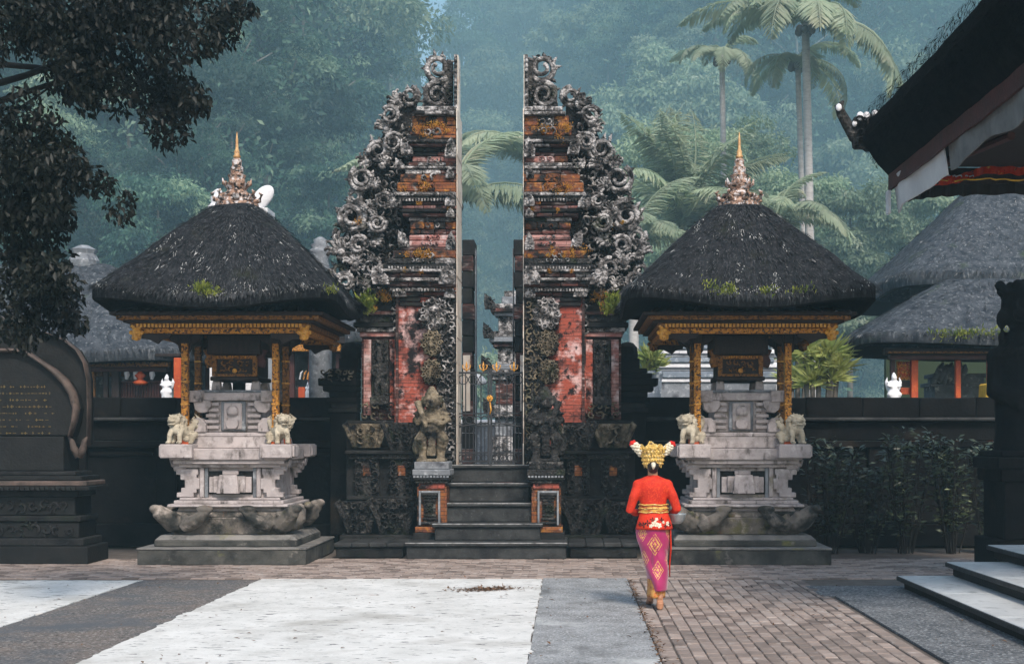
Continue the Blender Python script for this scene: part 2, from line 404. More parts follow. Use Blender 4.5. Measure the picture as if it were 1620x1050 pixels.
def inst(name, mesh, parent, loc=(0, 0, 0), rot=(0, 0, 0), scl=(1, 1, 1)):
    o = bpy.data.objects.new(name, mesh)
    COL.objects.link(o)
    o.parent = parent
    o.location = loc; o.rotation_euler = rot; o.scale = scl
    if parent is not None: ORG[o.name] = ORG[parent.name]
    return o

def copy_thing(root, loc, label=None, rotz=None, scl=None):
    r = root.copy(); COL.objects.link(r); r.location = loc
    ORG[r.name] = Vector(loc)
    if label: r['label'] = label
    if rotz is not None: r.rotation_euler = (0, 0, rotz)
    if scl is not None: r.scale = scl
    for ch in list(root.children):
        c = ch.copy(); COL.objects.link(c); c.parent = r
        for g in list(ch.children):
            d = g.copy(); COL.objects.link(d); d.parent = c
    return r

def leaf_mesh(name, P, D, Nn, ln, wd, material, fold=.25):
    """many leaves at once (numpy): P base points, D directions, Nn normals, ln lengths, wd widths"""
    n = len(P)
    D = D / (np.linalg.norm(D, axis=1, keepdims=True) + 1e-9)
    S = np.cross(D, Nn); S /= (np.linalg.norm(S, axis=1, keepdims=True) + 1e-9)
    U = np.cross(S, D)
    ln = ln[:, None]; wd = wd[:, None]
    mid = P + D * ln * .5
    V = np.empty((n, 4, 3))
    V[:, 0] = P
    V[:, 1] = mid + S * wd * .5 + U * wd * fold
    V[:, 2] = P + D * ln
    V[:, 3] = mid - S * wd * .5 + U * wd * fold
    me = bpy.data.meshes.new(name)
    me.vertices.add(n * 4)
    me.vertices.foreach_set('co', V.reshape(-1))
    me.loops.add(n * 6)
    idx = np.arange(n)[:, None] * 4 + np.array([0, 1, 2, 0, 2, 3])[None]
    me.loops.foreach_set('vertex_index', idx.reshape(-1).astype(np.int32))
    me.polygons.add(n * 2)
    me.polygons.foreach_set('loop_start', np.arange(0, n * 6, 3).astype(np.int32))
    me.materials.append(M[material])
    me.update(calc_edges=True)
    return me

def link_mesh(name, me, parent=None, origin=None):
    o = bpy.data.objects.new(name, me)
    COL.objects.link(o)
    if parent is not None:
        o.parent = parent; ORG[o.name] = ORG[parent.name]
    elif origin is not None:
        o.location = origin; ORG[o.name] = Vector(origin)
    else:
        ORG[o.name] = Vector((0, 0, 0))
    return o

def rdir(rs, n):
    d = rs.normal(size=(n, 3))
    return d / np.linalg.norm(d, axis=1, keepdims=True)

# ---------------------------------------------------------------- carving
def scroll(mb, cx, cz, y, r, hand=1, start=0.0, turns=1.35, t0=.26, dep=.5, hooks=7, rng=random):
    """one open stone volute in the XZ plane, with leaf curls standing off its rim"""
    n = max(14, int(18 * turns))
    pts, rad = [], []
    for i in range(n + 1):
        f = i / n
        a = start + hand * f * turns * 2 * PI
        rr = r * (1 - .68 * f) * (1 - t0 * .5)
        pts.append((cx + rr * math.cos(a), y + .15 * r * f * math.sin(f * 6), cz + rr * math.sin(a)))
        w = r * t0 * (1 - .45 * f)
        rad.append((w * .82, max(w * dep * 2.0, .05)))
    mb.tube(pts, rad, 6)
    e = pts[-1]
    mb.ell(e, (r * .17, r * .14, r * .17), 7, 5)
    # pointed flame leaves behind the rim
    m = int(hooks * 1.4)
    for k in range(m):
        a = start + hand * (k + rng.uniform(-.3, .3)) / m * 2 * PI
        d0 = r * rng.uniform(.55, .8); d1 = r * rng.uniform(1.0, 1.32)
        b = a + hand * rng.uniform(.1, .35)
        p0 = Vector((cx + d0 * math.cos(a), y + .07, cz + d0 * math.sin(a))); p1 = Vector((cx + d1 * math.cos(b), y + .03, cz + d1 * math.sin(b)))
        pm = p0.lerp(p1, .55) + Vector((-math.sin(a), -.2, math.cos(a))) * r * .06 * hand
        mb.tube([p0, pm, p1], [(r * .14, .05), (r * .12, .045), (.004, .01)], 5)
    for k in range(hooks):
        f = (k + .3) / hooks * .72
        a = start + hand * f * turns * 2 * PI
        rr = r * (1 - .68 * f * .5)
        bx_, bz = cx + rr * .92 * math.cos(a), cz + rr * .92 * math.sin(a)
        h = r * rng.uniform(.24, .36)
        q, qr = [], []
        for j in range(5):
            g = j / 4
            b = a + hand * g * 1.9
            q.append((bx_ + h * g * math.cos(b), y - .02 + .03 * math.sin(g * 3), bz + h * g * math.sin(b)))
            qr.append(max(h * .30 * (1 - g * .75), .006))
        mb.tube(q, qr, 5)

def palmette(mb, cx, cz, y, r, ang, rng):
    """a fan of pointed stone leaves with curled tips, pointing along ang"""
    for k in range(-3, 4):
        a = ang + k * .36 + rng.uniform(-.08, .08)
        L = r * (1.15 - .09 * abs(k)) * rng.uniform(.85, 1.1)
        p0 = Vector((cx, y + .03, cz)); d = Vector((math.cos(a), 0, math.sin(a))); n = Vector((-math.sin(a), 0, math.cos(a))) * (1 if k > 0 else -1)
        pts = [p0 + d * L * .15, p0 + d * L * .5 + Vector((0, -.05, 0)), p0 + d * L * .82 + Vector((0, -.08, 0)), p0 + d * L * .95 + n * L * .16 + Vector((0, -.10, 0)), p0 + d * L * .84 + n * L * .24 + Vector((0, -.11, 0))]
        mb.tube(pts, [(r * .10, .05), (r * .17, .06), (r * .12, .05), (r * .07, .04), (.006, .01)], 6)
    mb.ell((cx, y - .03, cz), (r * .26, .08, r * .26), 9, 6)
    for k in range(5):
        a = ang + PI + (k - 2) * .5
        mb.ell((cx + r * .34 * math.cos(a), y - .02, cz + r * .34 * math.sin(a)), (r * .15, .06, r * .15), 7, 5)

def relief(mb, x0, x1, z0, z1, y, cell, rng, dep=.03):
    """rows of small curling leaves standing proud of a face at depth y"""
    if x0 > x1: x0, x1 = x1, x0
    nx = max(1, round((x1 - x0) / cell)); nz = max(1, round((z1 - z0) / cell))
    for i in range(nx):
        for j in range(nz):
            c = min((x1 - x0) / nx, (z1 - z0) / nz)
            cx = x0 + (i + .5) * (x1 - x0) / nx + rng.uniform(-.12, .12) * c
            cz = z0 + (j + .5) * (z1 - z0) / nz + rng.uniform(-.12, .12) * c
            hand = rng.choice((-1, 1)); st = rng.uniform(0, 6.3)
            n = 7; tw = rng.uniform(3.2, 5.6)
            r = c * rng.uniform(.40, .56)
            pts, rad = [], []
            for k in range(n + 1):
                f = k / n
                a = st + hand * f * tw
                rr = r * (1 - .7 * f)
                pts.append((cx + rr * math.cos(a), y - dep * (.2 + .7 * f), cz + rr * math.sin(a)))
                rad.append((r * (.10 + .20 * math.sin(PI * (.2 + .7 * f))), dep))
            mb.tube(pts, rad, 5)
            for q in range(rng.choice((1, 2, 3))):
                a = rng.uniform(0, 6.3); d = rng.uniform(.55, 1.0) * r
                p = Vector((cx + d * math.cos(a), y - dep * rng.uniform(.2, .8), cz + d * math.sin(a)))
                b = a + rng.uniform(-.9, .9); e = p + Vector((math.cos(b), -.3, math.sin(b))) * r * rng.uniform(.4, .8)
                mb.tube([p, p.lerp(e, .5), e], [(r * .16, dep), (r * .2, dep * .8), (.003, .004)], 5)

def antefix(mb, x, z, y, w, h, sgn, rng):
    """an upturned carved leaf at a cornice end; leans outward with sgn"""
    poly = [(x - w * .5, z), (x + w * .5, z), (x + w * (.55 + .1 * sgn), z + h * .4), (x + w * (.3 + .35 * sgn), z + h * .75), (x + w * .55 * sgn, z + h),
            (x + w * (-.25 + .3 * sgn), z + h * .8), (x + w * (-.5 + .1 * sgn), z + h * .4)]
    mb.prism(poly, y, y + .12)
    relief(mb, x - w * .4, x + w * .4, z, z + h * .8, y, w * .55, rng, .025)

# ---------------------------------------------------------------- thatch
def roof_ring(t, a, b, n, ex, up, z, k):
    th = 2 * PI * (k + .5) / n
    c, s = math.cos(th), math.sin(th)
    q = (abs(c) ** ex + abs(s) ** ex) ** (-1 / ex)
    x, y = a * q * c, b * q * s
    cor = (abs(c * s) * 2) ** 3
    return (x, y, z + up * cor)

def thatch_roof(parent, cx, cy, z0, z1, a0, b0, a1, b1, thick=.2, up=.14, ex=7, seed=1, fibres=5000, mt='thatch', fl=.16, bulge=.04):
    rs = np.random.RandomState(seed)
    n, K = 72, 16
    mb = MB()
    rows = []
    H = z1 - z0
    def prof(t):
        a = a0 + (a1 - a0) * t; b = b0 + (b1 - b0) * t
        e = ex + (3.2 - ex) * t
        z = z0 + H * (t + bulge * math.sin(PI * t) * 1.2)
        if t > .9: z = z - H * .5 * (t - .9) ** 2 * 8
        return a, b, e, z, up * (1 - t) ** 3
    vs = []
    inner = [(-.62, .0), (-.24, thick * -.6), (-.07, -thick), (.0, -thick * .86)]
    for dd, dz in inner:
        a, b, e, z, u = prof(0)
        for k in range(n):
            vs.append(roof_ring(0, a + dd, b + dd, n, e, u, z + dz, k))
    for i in range(K + 1):
        a, b, e, z, u = prof(i / K)
        for k in range(n):
            p = roof_ring(0, a, b, n, e, u, z, k)
            nz = mnoise.noise(Vector((p[0] * 3 + seed * 9, p[1] * 3, p[2] * 3))) * .025
            vs.append((p[0] * (1 + nz * .3), p[1] * (1 + nz * .3), p[2] + nz))
    m = len(inner) + K + 1
    fs, mi = [], []
    for i in range(m - 1):
        for k in range(n):
            fs.append((i * n + k, i * n + (k + 1) % n, (i + 1) * n + (k + 1) % n, (i + 1) * n + k))
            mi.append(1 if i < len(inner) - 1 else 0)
    fs.append(tuple((m - 1) * n + k for k in range(n))); mi.append(0)
    vs = [(x + cx, y + cy, z) for x, y, z in vs]
    b_ = len(mb.v); mb.v += vs; mb.f += fs; mb.m += mi
    o = mb.build('roof', [mt, 'thatch_cut'], parent, smooth=True)
    # loose straw ends over the surface and hanging from the eave
    if fibres:
        P, D, Nn = [], [], []
        for q in range(fibres):
            edge = q < fibres * .28
            t = abs(rs.normal(0, .02)) if edge else rs.uniform(0, 1) ** 1.25 * .97
            th = rs.uniform(0, 2 * PI)
            a, b, e, z, u = prof(t)
            c, s_ = math.cos(th), math.sin(th)
            qq = (abs(c) ** e + abs(s_) ** e) ** (-1 / e)
            a2, b2, e2, z2, u2 = prof(max(t - .04, 0) if t > .04 else t + .04)
            q2 = (abs(c) ** e2 + abs(s_) ** e2) ** (-1 / e2)
            cor = (abs(c * s_) * 2) ** 3
            p = np.array([a * qq * c, b * qq * s_, z + u * cor])
            p2 = np.array([a2 * q2 * c, b2 * q2 * s_, z2 + u2 * cor])
            d = p2 - p if t > .04 else p - p2
            d = d / (np.linalg.norm(d) + 1e-9)
            out = np.array([c, s_, .8]); out /= np.linalg.norm(out)
            if edge: d = d + np.array([0, 0, -rs.uniform(0, .9)])
            d = d + rs.normal(0, .16, 3) + out * rs.uniform(0, .22)
            P.append(p + out * .004 + np.array([cx, cy, 0]) - np.array(ORG[parent.name])); D.append(d); Nn.append(out)
        P, D, Nn = map(np.array, (P, D, Nn))
        nn = len(P)
        me = leaf_mesh('thatch_fibres', P, D, Nn, rs.uniform(.5, 1.2, nn) * fl, rs.uniform(.5, 1.2, nn) * fl * .09, 'thatch_fibre', .1)
        tag(link_mesh('thatch_fibres', me, o), kind='stuff')
    return o

def tuft(parent, name, material, spots, n, size, seed, spread=(.1, .1, .04), updir=(0, -.4, 1)):
    """small soft plants or moss growing at the given points, one mesh"""
    rs = np.random.RandomState(seed)
    P, D = [], []
    for (c, s) in spots:
        for q in range(n):
            off = rs.normal(0, 1, 3) * np.array(spread) * s
            P.append(np.array(c) + off - np.array(ORG[parent.name]))
            D.append(rs.normal(0, .6, 3) + np.array(updir))
    P, D = np.array(P), np.array(D)
    m = len(P)
    me = leaf_mesh(name, P, D, rdir(rs, m), rs.uniform(.5, 1.3, m) * size, rs.uniform(.3, .6, m) * size * .6, material)
    return tag(link_mesh(name, me, parent), kind='stuff')

# ---------------------------------------------------------------- the setting
def sheet(name, x0, x1, y0, y1, z, material, thick=.02):
    mb = MB(); mb.bx(x0, x1, y0, y1, z - thick, z)
    o = mb.build(name, material, origin=((x0 + x1) / 2, (y0 + y1) / 2, z))
    return tag(o, kind='structure')

mb = MB(); mb.bx(-770, 770, -45, 1080, -.4, -.03)
tag(mb.build('ground', 'ground'), kind='structure')
sheet('plaza', -12, 8, 3, 21.5, -.012, 'paver_bed', .015)
def ragged(x0, x1, y0, y1, z, material, seed):
    rg = random.Random(seed); mb = MB()
    pts = []
    for (a, b) in (((x0, y0), (x1, y0)), ((x1, y0), (x1, y1)), ((x1, y1), (x0, y1)), ((x0, y1), (x0, y0))):
        L_ = math.hypot(b[0] - a[0], b[1] - a[1]); n = max(4, int(L_ / .09))
        for k in range(n):
            f = k / n
            chip = .035 if rg.random() < .12 else 0
            pts.append((a[0] + (b[0] - a[0]) * f + rg.uniform(-.014, .014) + chip * rg.choice((-1, 0, 1)), a[1] + (b[1] - a[1]) * f + rg.uniform(-.016, .016)))
    n = len(pts)
    mb.add([(x, y, z) for x, y in pts] + [(x, y, z - .02) for x, y in pts], [tuple(range(n))] + [(i, i + n, (i + 1) % n + n, (i + 1) % n) for i in range(n)])
    tag(mb.build('white_paving', material, origin=((x0 + x1) / 2, (y0 + y1) / 2, z)), kind='structure')
ragged(-3.70, -.32, 4, 16.72, .012, 'white_paving', 1)
ragged(-11, -5.10, 4, 16.55, .012, 'white_paving', 2)
sheet('brown_paving_strip', -5.09, -3.71, 4, 16.6, .008, 'brown_strip')
sheet('grey_paving_strip', -.31, .70, 4, 16.85, .008, 'grey_strip')
sheet('grey_terrace_paving', 2.86, 7, 4, 14.9, .014, 'blue_strip')
sheet('grey_terrace_paving', 2.72, 7, 14.93, 16.0, .006, 'blue_strip')

# pavers: single bricks where they show largest, one mesh beyond
paving = tag(bpy.data.objects.new('brick_paving', None), kind='structure')
COL.objects.link(paving); ORG['brick_paving'] = Vector((0, 0, 0))
rng = random.Random(4)
PW, PL = .115, .21
brick_mb = MB()
g = .0038
def chamf(mb, cx, cy, w, l, z, tilt=0):
    x0, x1, y0, y1 = cx - w / 2 + g, cx + w / 2 - g, cy - l / 2 + g, cy + l / 2 - g
    e = .007
    vs = [(x0, y0, z - .03), (x1, y0, z - .03), (x1, y1, z - .03), (x0, y1, z - .03),
          (x0, y0, z - e), (x1, y0, z - e), (x1, y1, z - e), (x0, y1, z - e),
          (x0 + e, y0 + e, z), (x1 - e, y0 + e, z), (x1 - e, y1 - e, z), (x0 + e, y1 - e, z)]
    fs = [(8, 9, 10, 11)]
    for i in range(4):
        j = (i + 1) % 4
        fs += [(i, j, j + 4, i + 4), (i + 4, j + 4, j + 8, i + 8)]
    mb.add(vs, fs)
chamf(brick_mb, 0, 0, PW, PL, 0)
brick_me = brick_mb.mesh('paver', 'paver')
brick2 = MB(); chamf(brick2, 0, 0, PL, PW, 0)
brick_me2 = brick2.mesh('paver', 'paver')
cells = []
# right-hand field: bricks running away from the camera
nx = 16
fx0, fx1 = .86, 2.66
cw = (fx1 - fx0) / nx
for j in range(76):
    for i in range(nx):
        y = 9.2 + j * PL + (PL / 2 if i % 2 else 0)
        if y > 16.75: continue
        cells.append((y, fx0 + (i + .5) * cw, y, cw, PL, False))
# border course on both sides of the field
for j in range(40):
    y = 9.3 + j * PL
    if y > 16.7: continue
    cells.append((y, .78, y, .14, PL, False)); cells.append((y, 2.74, y, .13, PL, False))
# band running across in front of the gate and the shrines
for j in range(24):
    y = 16.93 + j * PW
    for i in range(86):
        x = -11 + i * PL + (PL / 2 if j % 2 else 0)
        if x > 6.4: continue
        cells.append((y, x, y, PL, PW, True))
cells.sort()
rest = MB()
for q, (d, x, y, w, l, across) in enumerate(cells):
    z = .004 + rng.uniform(-.004, .004)
    if q < 300:
        o = inst('paver', brick_me2 if across else brick_me, paving, (x, y, z), (rng.uniform(-.012, .012), rng.uniform(-.012, .012), rng.uniform(-.02, .02)), (w / PW if not across else w / PL, 1, 1))
    else:
        chamf(rest, x + rng.uniform(-.004, .004), y, w, l, z)
        rest.m[-9:] = [rng.choice((0, 0, 1, 2))] * 9
tag(rest.build('pavers', ['paver', 'paver_dark', 'paver_pale'], paving), kind='stuff')

# fallen leaves in the joint beside the grey strip and on the white paving
rs = np.random.RandomState(5)
n = 240
P = np.stack([rs.normal(.715, .022, n), rs.uniform(9.8, 16.6, n), rs.uniform(.016, .03, n)], 1)
n2 = 420
P2 = np.stack([rs.normal(-.93, .16, n2), rs.normal(15.5, .10, n2), rs.uniform(.016, .03, n2)], 1)
P2[:, 0] += (P2[:, 1] - 15.5) * .8
n3 = 260
P3 = np.stack([rs.uniform(-9, 5, n3), rs.uniform(10, 18, n3), rs.uniform(.016, .024, n3)], 1)
P = np.concatenate([P, P2, P3]); m = len(P)
D = rdir(rs, m); D[:, 2] *= .25
me = leaf_mesh('leaf_litter', P, D, np.tile([0, 0, 1.0], (m, 1)), rs.uniform(.025, .07, m), rs.uniform(.012, .03, m), 'litter')
tag(link_mesh('leaf_litter', me), kind='stuff')

# ---------------------------------------------------------------- hills and forest
def hill_h(x, y):
    a = x / max(y, 20)
    yb = 112 + 400 * math.exp(-((a + .05) / .085) ** 2) + 170 / (1 + math.exp(-(a - .05) / .03))
    top = 280 - 190 * math.exp(-((a + .096) / .026) ** 2)
    h = (y - yb) * 1.15
    h += 14 * mnoise.noise(Vector((x * .02, y * .02, 0))) + 5 * mnoise.noise(Vector((x * .055, y * .055, 3)))
    return max(-.5, min(h, top + 3 * mnoise.noise(Vector((x * .1, y * .1, 7)))))
gx, gy = 170, 150
X = np.linspace(-760, 760, gx); Y = np.linspace(85, 1060, gy)
vs = [(x, y, hill_h(x, y)) for y in Y for x in X]
fs = [(j * gx + i, j * gx + i + 1, (j + 1) * gx + i + 1, (j + 1) * gx + i) for j in range(gy - 1) for i in range(gx - 1)]
mb = MB(); mb.add(vs, fs)
tag(mb.build('hills', 'hill', smooth=True), kind='structure')

def on_hill(rs, a, e):
    """walk out along bearing a until the hill stands at elevation slope e"""
    y = 90.0
    while y < 1040:
        h = hill_h(a * y, y)
        if (h - CAMZ) / y >= e: return a * y, y, h
        y += 2.5
    return None

# undergrowth and creepers that nobody could count
rs = np.random.RandomState(11)
P, S = [], []
while len(P) < 5200:
    a = rs.uniform(-.5, .44); e = rs.uniform(-.03, .36)
    q = on_hill(rs, a, e)
    if q is None: continue
    P.append((q[0], q[1], q[2])); S.append(q[1] / 60 if q[1] < 200 else 3.33 + (q[1] - 200) / 95)
P = np.array(P); S = np.array(S)
rep = 24
C = np.repeat(P, rep, 0); sS = np.repeat(S, rep)
n = len(C)
C = C + rs.normal(0, 1, (n, 3)) * np.array([1.0, .9, 1.1]) * sS[:, None]
C[:, 2] += 1.0
D = rs.normal(0, 1, (n, 3)) + np.array([0, -.5, -.5])
me = leaf_mesh('undergrowth', C, D, rdir(rs, n) + np.array([0, -.6, .8]), rs.uniform(.3, .62, n) * sS ** .8, rs.uniform(.16, .28, n) * sS ** .8, 'leaf_far')
tag(link_mesh('undergrowth', me), kind='stuff')

def crown_points(rs, rx, rz, blobs, per, shape='round'):
    P, Nn = [], []
    for b in range(blobs):
        d = rs.normal(size=3); d /= np.linalg.norm(d)
        if d[2] < -.35: d[2] *= -.5
        f = rs.uniform(.45, 1.0)
        c = d * np.array([rx, rx, rz]) * f
        if shape == 'tall': c[2] *= 1.3
        r = rs.uniform(.22, .42) * rx
        k = int(per * (r / (.32 * rx)) ** 2)
        u = rdir(rs, k)
        u[:, 2] = np.where(u[:, 2] < -.3, -u[:, 2] * .6, u[:, 2])
        P.append(c + u * r * rs.uniform(.75, 1.1, (k, 1)) * np.array([1.1, 1.1, .75])); Nn.append(u)
    return np.concatenate(P), np.concatenate(Nn)

FOREST_LABEL = 'hazy broadleaf tree in the dense forest covering the hillside behind the temple'
protos = []
for i in range(7):
    rs = np.random.RandomState(100 + i)
    rx = rs.uniform(2.6, 3.6); rz = rx * rs.uniform(.75, 1.25); th = rs.uniform(4.5, 7)
    t = thing('broadleaf_tree', FOREST_LABEL, 'tree', (0, 0, 0), 'forest trees on the hillside')
    P, Nn = crown_points(rs, rx, rz, 22 + i * 2, 260, 'tall' if i % 3 == 0 else 'round')
    P = P + np.array([0, 0, th])
    n = len(P)
    D = Nn * .5 + rs.normal(0, .55, (n, 3)) + np.array([0, 0, -.55])
    big = 1.0 if i % 2 else .72
    me = leaf_mesh('crown', P, D, Nn + rs.normal(0, .4, (n, 3)), rs.uniform(.17, .42, n) * big, rs.uniform(.09, .18, n) * big, 'leaf_mist_lit' if i in (2, 5, 6) else 'leaf_far')
    link_mesh('crown', me, t)
    mb = MB()
    mb.tube([(0, 0, -2), (.1, 0, th * .4), (.25, .1, th * .8), (.2, 0, th + rz * .5)], [.28, .22, .16, .06], 7)
    for k in range(5):
        a = k * 1.3 + i
        mb.tube([(.2, 0, th * (.6 + .07 * k)), (math.cos(a) * rx * .4, math.sin(a) * rx * .4, th + .3), (math.cos(a) * rx * .75, math.sin(a) * rx * .75, th + rz * .35)], [.1, .07, .03], 5)
    mb.build('trunk', 'bark', t, smooth=True)
    protos.append(t)
rs = np.random.RandomState(21)
placed, used, tries = [], set(), 0
while len(placed) < 285 and tries < 6000:
    tries += 1
    a = rs.uniform(-.46, .40); e = rs.uniform(-.025, .33)
    q = on_hill(rs, a, e)
    if q is None: continue
    px, py = a, e
    if any(abs(px - u) < .017 and abs(py - v) < .013 for u, v in placed): continue
    placed.append((px, py))
    pale = rs.rand() < (.62 if -.17 < a < .16 else .16)  # mist glow of the mid valley put in as more pale crowns
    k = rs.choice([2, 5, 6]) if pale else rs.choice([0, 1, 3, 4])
    s = (.62 + .55 * rs.rand()) * (q[1] / 66) ** (.8 if q[1] < 220 else .76)
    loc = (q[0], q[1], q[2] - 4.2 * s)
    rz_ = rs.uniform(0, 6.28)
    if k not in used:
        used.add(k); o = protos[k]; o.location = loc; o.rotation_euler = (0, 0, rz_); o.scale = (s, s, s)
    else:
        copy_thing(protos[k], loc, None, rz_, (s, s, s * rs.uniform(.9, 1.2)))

# ---------------------------------------------------------------- palms
def frond_mesh(seed, L=4.0, droop=1.0, nl=64, lw=.10, ll=.80, arch=.9, material='frond'):
    rs = np.random.RandomState(seed)
    pts = []
    for i in range(25):
        f = i / 24
        ang = arch - droop * 1.55 * f ** 1.3
        if i == 0: p = np.array([0, 0, 0.0])
        else: p = p + np.array([math.cos(ang), 0, math.sin(ang)]) * L / 24
        pts.append(p.copy())
    pts = np.array(pts)
    P, D, Nn, LN = [], [], [], []
    for s_ in (-1, 1):
        for k in range(nl):
            f = .1 + .9 * k / nl
            i = min(int(f * 24), 23)
            q = pts[i] + (pts[i + 1] - pts[i]) * (f * 24 - i)
            t = pts[i + 1] - pts[i]; t /= np.linalg.norm(t)
            dr = rs.uniform(.35, .95)
            d = t * .55 + np.array([0, s_ * 1.0, 0]) + np.array([0, 0, -dr])
            P.append(q); D.append(d + rs.normal(0, .07, 3)); Nn.append(np.array([0, -s_ * .3, 1.0]))
            LN.append(ll * L / 4 * (math.sin(PI * min(f * .95 + .08, 1)) ** .6) * rs.uniform(.85, 1.1))
    me = leaf_mesh('frond', np.array(P), np.array(D), np.array(Nn), np.array(LN), np.full(len(P), lw * L / 4), material)
    b = bpy.data.meshes.new('rachis')
    mb = MB(); mb.tube([tuple(p) for p in pts[::2]], [.045 * (1 - .8 * i / 12) for i in range(13)], 5)
    # join the rachis into the same mesh
    import bmesh
    bm = bmesh.new(); bm.from_mesh(me)
    tmp = mb.mesh('rachis', material)
    bm.from_mesh(tmp); bm.to_mesh(me); bm.free()
    bpy.data.meshes.remove(tmp); bpy.data.meshes.remove(b)
    me.update()
    return me
fronds = {'arch': [frond_mesh(i, 4.2, 1.0, arch=.75) for i in range(3)],
          'droop': [frond_mesh(10 + i, 4.2, 1.45, arch=.9) for i in range(3)],
          'up': [frond_mesh(20 + i, 4.2, .75, arch=1.25) for i in range(3)]}

def palm(label, base, top, r0, r1, kinds, nf, size, seed, bend=.3, elev=(-.5, .55)):
    r0 *= 1.6; r1 *= 1.6; size *= 1.6
    rg = random.Random(seed)
    t = thing('palm_tree', label, 'palm', base, None)
    b = Vector(base); tp = Vector(top)
    mb = MB()
    pts, rad = [], []
    for i in range(15):
        f = i / 14
        p = b.lerp(tp, f); p.x += bend * math.sin(PI * f)
        pts.append(p); rad.append(r0 + (r1 - r0) * f + (.03 if i % 2 else 0) * r0)
    mb.tube(pts, rad, 9)
    mb.build('trunk', 'palm_bark', t, smooth=True)
    c = tp - b
    nuts = MB()
    for k in range(7):
        a = k * .9
        nuts.ell((tp.x + .42 * math.cos(a), tp.y + .42 * math.sin(a), tp.z - .35 - .1 * (k % 2)), (.22, .22, .27), 8, 6)
    nuts.build('coconuts', 'bark', t, smooth=True)
    for k in range(nf):
        az = k * 2.399 + rg.uniform(-.2, .2)
        el = elev[0] + (elev[1] - elev[0]) * ((k * .618) % 1)
        kd = kinds[k % len(kinds)]
        me = fronds[kd][k % 3]
        s = size / 4.2 * rg.uniform(.85, 1.1)
        inst('frond', me, t, c, (rg.uniform(-.3, .3), -el, az), (s, s, s))
    return t
def hb(px, Y, dz=-1):          # a point on the hill or ground under pixel column px
    x = wx(px, Y); return (x, Y, max(0, hill_h(x, Y)) + dz)
palm('tall coconut palm with pale trunk and drooping crown at upper right', hb(1283, 83), W(1274, 38, 83), .20, .14, ['arch', 'droop', 'arch'], 18, 5.0, 1, .1, (-.75, .6))
palm('leaning slim coconut palm just left of the tall pale palm trunk', hb(1290, 86), W(1262, 95, 86), .14, .10, ['droop'], 9, 3.2, 2, -.1, (-.9, .1))
palm('coconut palm whose thin trunk stands above the right shrine spire', hb(1146, 93), W(1142, 88, 93), .16, .11, ['droop', 'arch'], 11, 2.6, 3, .1, (-.8, .5))
palm('pale feathery palm arching into the gap from behind the left gate half', hb(718, 80), W(716, 318, 80), .2, .16, ['arch', 'droop', 'arch'], 18, 5.2, 4, .1, (-.4, .75))
palm('pale palm whose fronds droop into the gap from behind the right gate half', hb(842, 88), W(846, 262, 88), .2, .16, ['droop', 'arch'], 16, 4.6, 14, .1, (-.4, .7))
palm('bushy pale green palm just left of the right shrine spire', hb(1085, 80), W(1082, 372, 80), .22, .2, ['up', 'up', 'arch'], 24, 4.9, 5, .1, (-.1, .95))
palm('low arching palm behind the right edge of the split gate', hb(1000, 74), W(1000, 392, 74), .18, .16, ['arch', 'droop'], 14, 3.6, 6, .1, (-.2, .8))
palm('low palm with spreading fronds right of the right shrine spire', hb(1222, 77), W(1225, 362, 77), .18, .16, ['arch', 'droop'], 14, 3.6, 7, .1, (-.2, .8))

# single trees that stand out of the forest
def lone_tree(label, px, py, Y, rx, rz, seed, material, leaf=.4, blobs=28, per=260, hill=True):
    rs = np.random.RandomState(seed)
    q = on_hill(rs, (px - 900) / F, (693 - py) / F - .045)
    k = 1
    if not hill:
        k = 1.75; Y *= k
    if q is not None and hill:
        k = q[1] / Y; Y = q[1] - rx * k * .8
    rx *= k; rz *= k; leaf *= k
    top = W(px, py, Y)
    b = hb(px, Y, -.5)
    t = thing('tree', label, 'tree', b)
    P, Nn = crown_points(rs, rx, rz, blobs, per)
    if not hill:
        for q in (1.2, 2.3, 3.3):
            P2, N2 = crown_points(rs, rx * .95, rz * .9, blobs, per)
            P = np.concatenate([P, P2 - np.array([0, 0, q * rz])]); Nn = np.concatenate([Nn, N2])
    P = P + np.array(top - Vector(b))
    n = len(P)
    D = Nn * .4 + rs.normal(0, .5, (n, 3)) + np.array([0, 0, -.7])
    me = leaf_mesh('crown', P, D, Nn + rs.normal(0, .4, (n, 3)), rs.uniform(.5, 1.05, n) * leaf, rs.uniform(.25, .42, n) * leaf, material)
    link_mesh('crown', me, t)
    mb = MB()
    mb.tube([Vector(b) - Vector((0, 0, 1)), Vector(b).lerp(top, .5), top], [.3, .22, .1], 7)
    mb.build('trunk', 'bark', t, smooth=True)
lone_tree('pale feathery tree glowing in the haze right of the right gate tower', 985, 250, 60, 2.9, 2.6, 31, 'leaf_mid_lit', .42)
lone_tree('pale tall tree standing in the haze above the right gate wing', 1030, 200, 66, 2.7, 2.8, 32, 'leaf_mid_lit', .42)
lone_tree('bright green bush crown rising beside the dark roof corner at upper right', 1430, 140, 44, 1.5, 1.1, 33, 'leaf_mid_lit', .26, 20, 120)
lone_tree('yellow green tree between the right shrine roof and the dark roof corner', 1400, 330, 48, 2.4, 1.5, 34, 'leaf_mid_lit', .3)
lone_tree('round pale tree in the haze left of the left gate tower crest', 560, 70, 74, 4.2, 3.2, 35, 'leaf_mid_lit', .45)
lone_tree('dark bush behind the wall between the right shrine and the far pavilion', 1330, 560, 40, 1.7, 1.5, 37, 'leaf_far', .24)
lone_tree('dark round tree behind the long pavilion roof at far right', 1345, 440, 45, 2.0, 2.2, 38, 'leaf_far', .3)

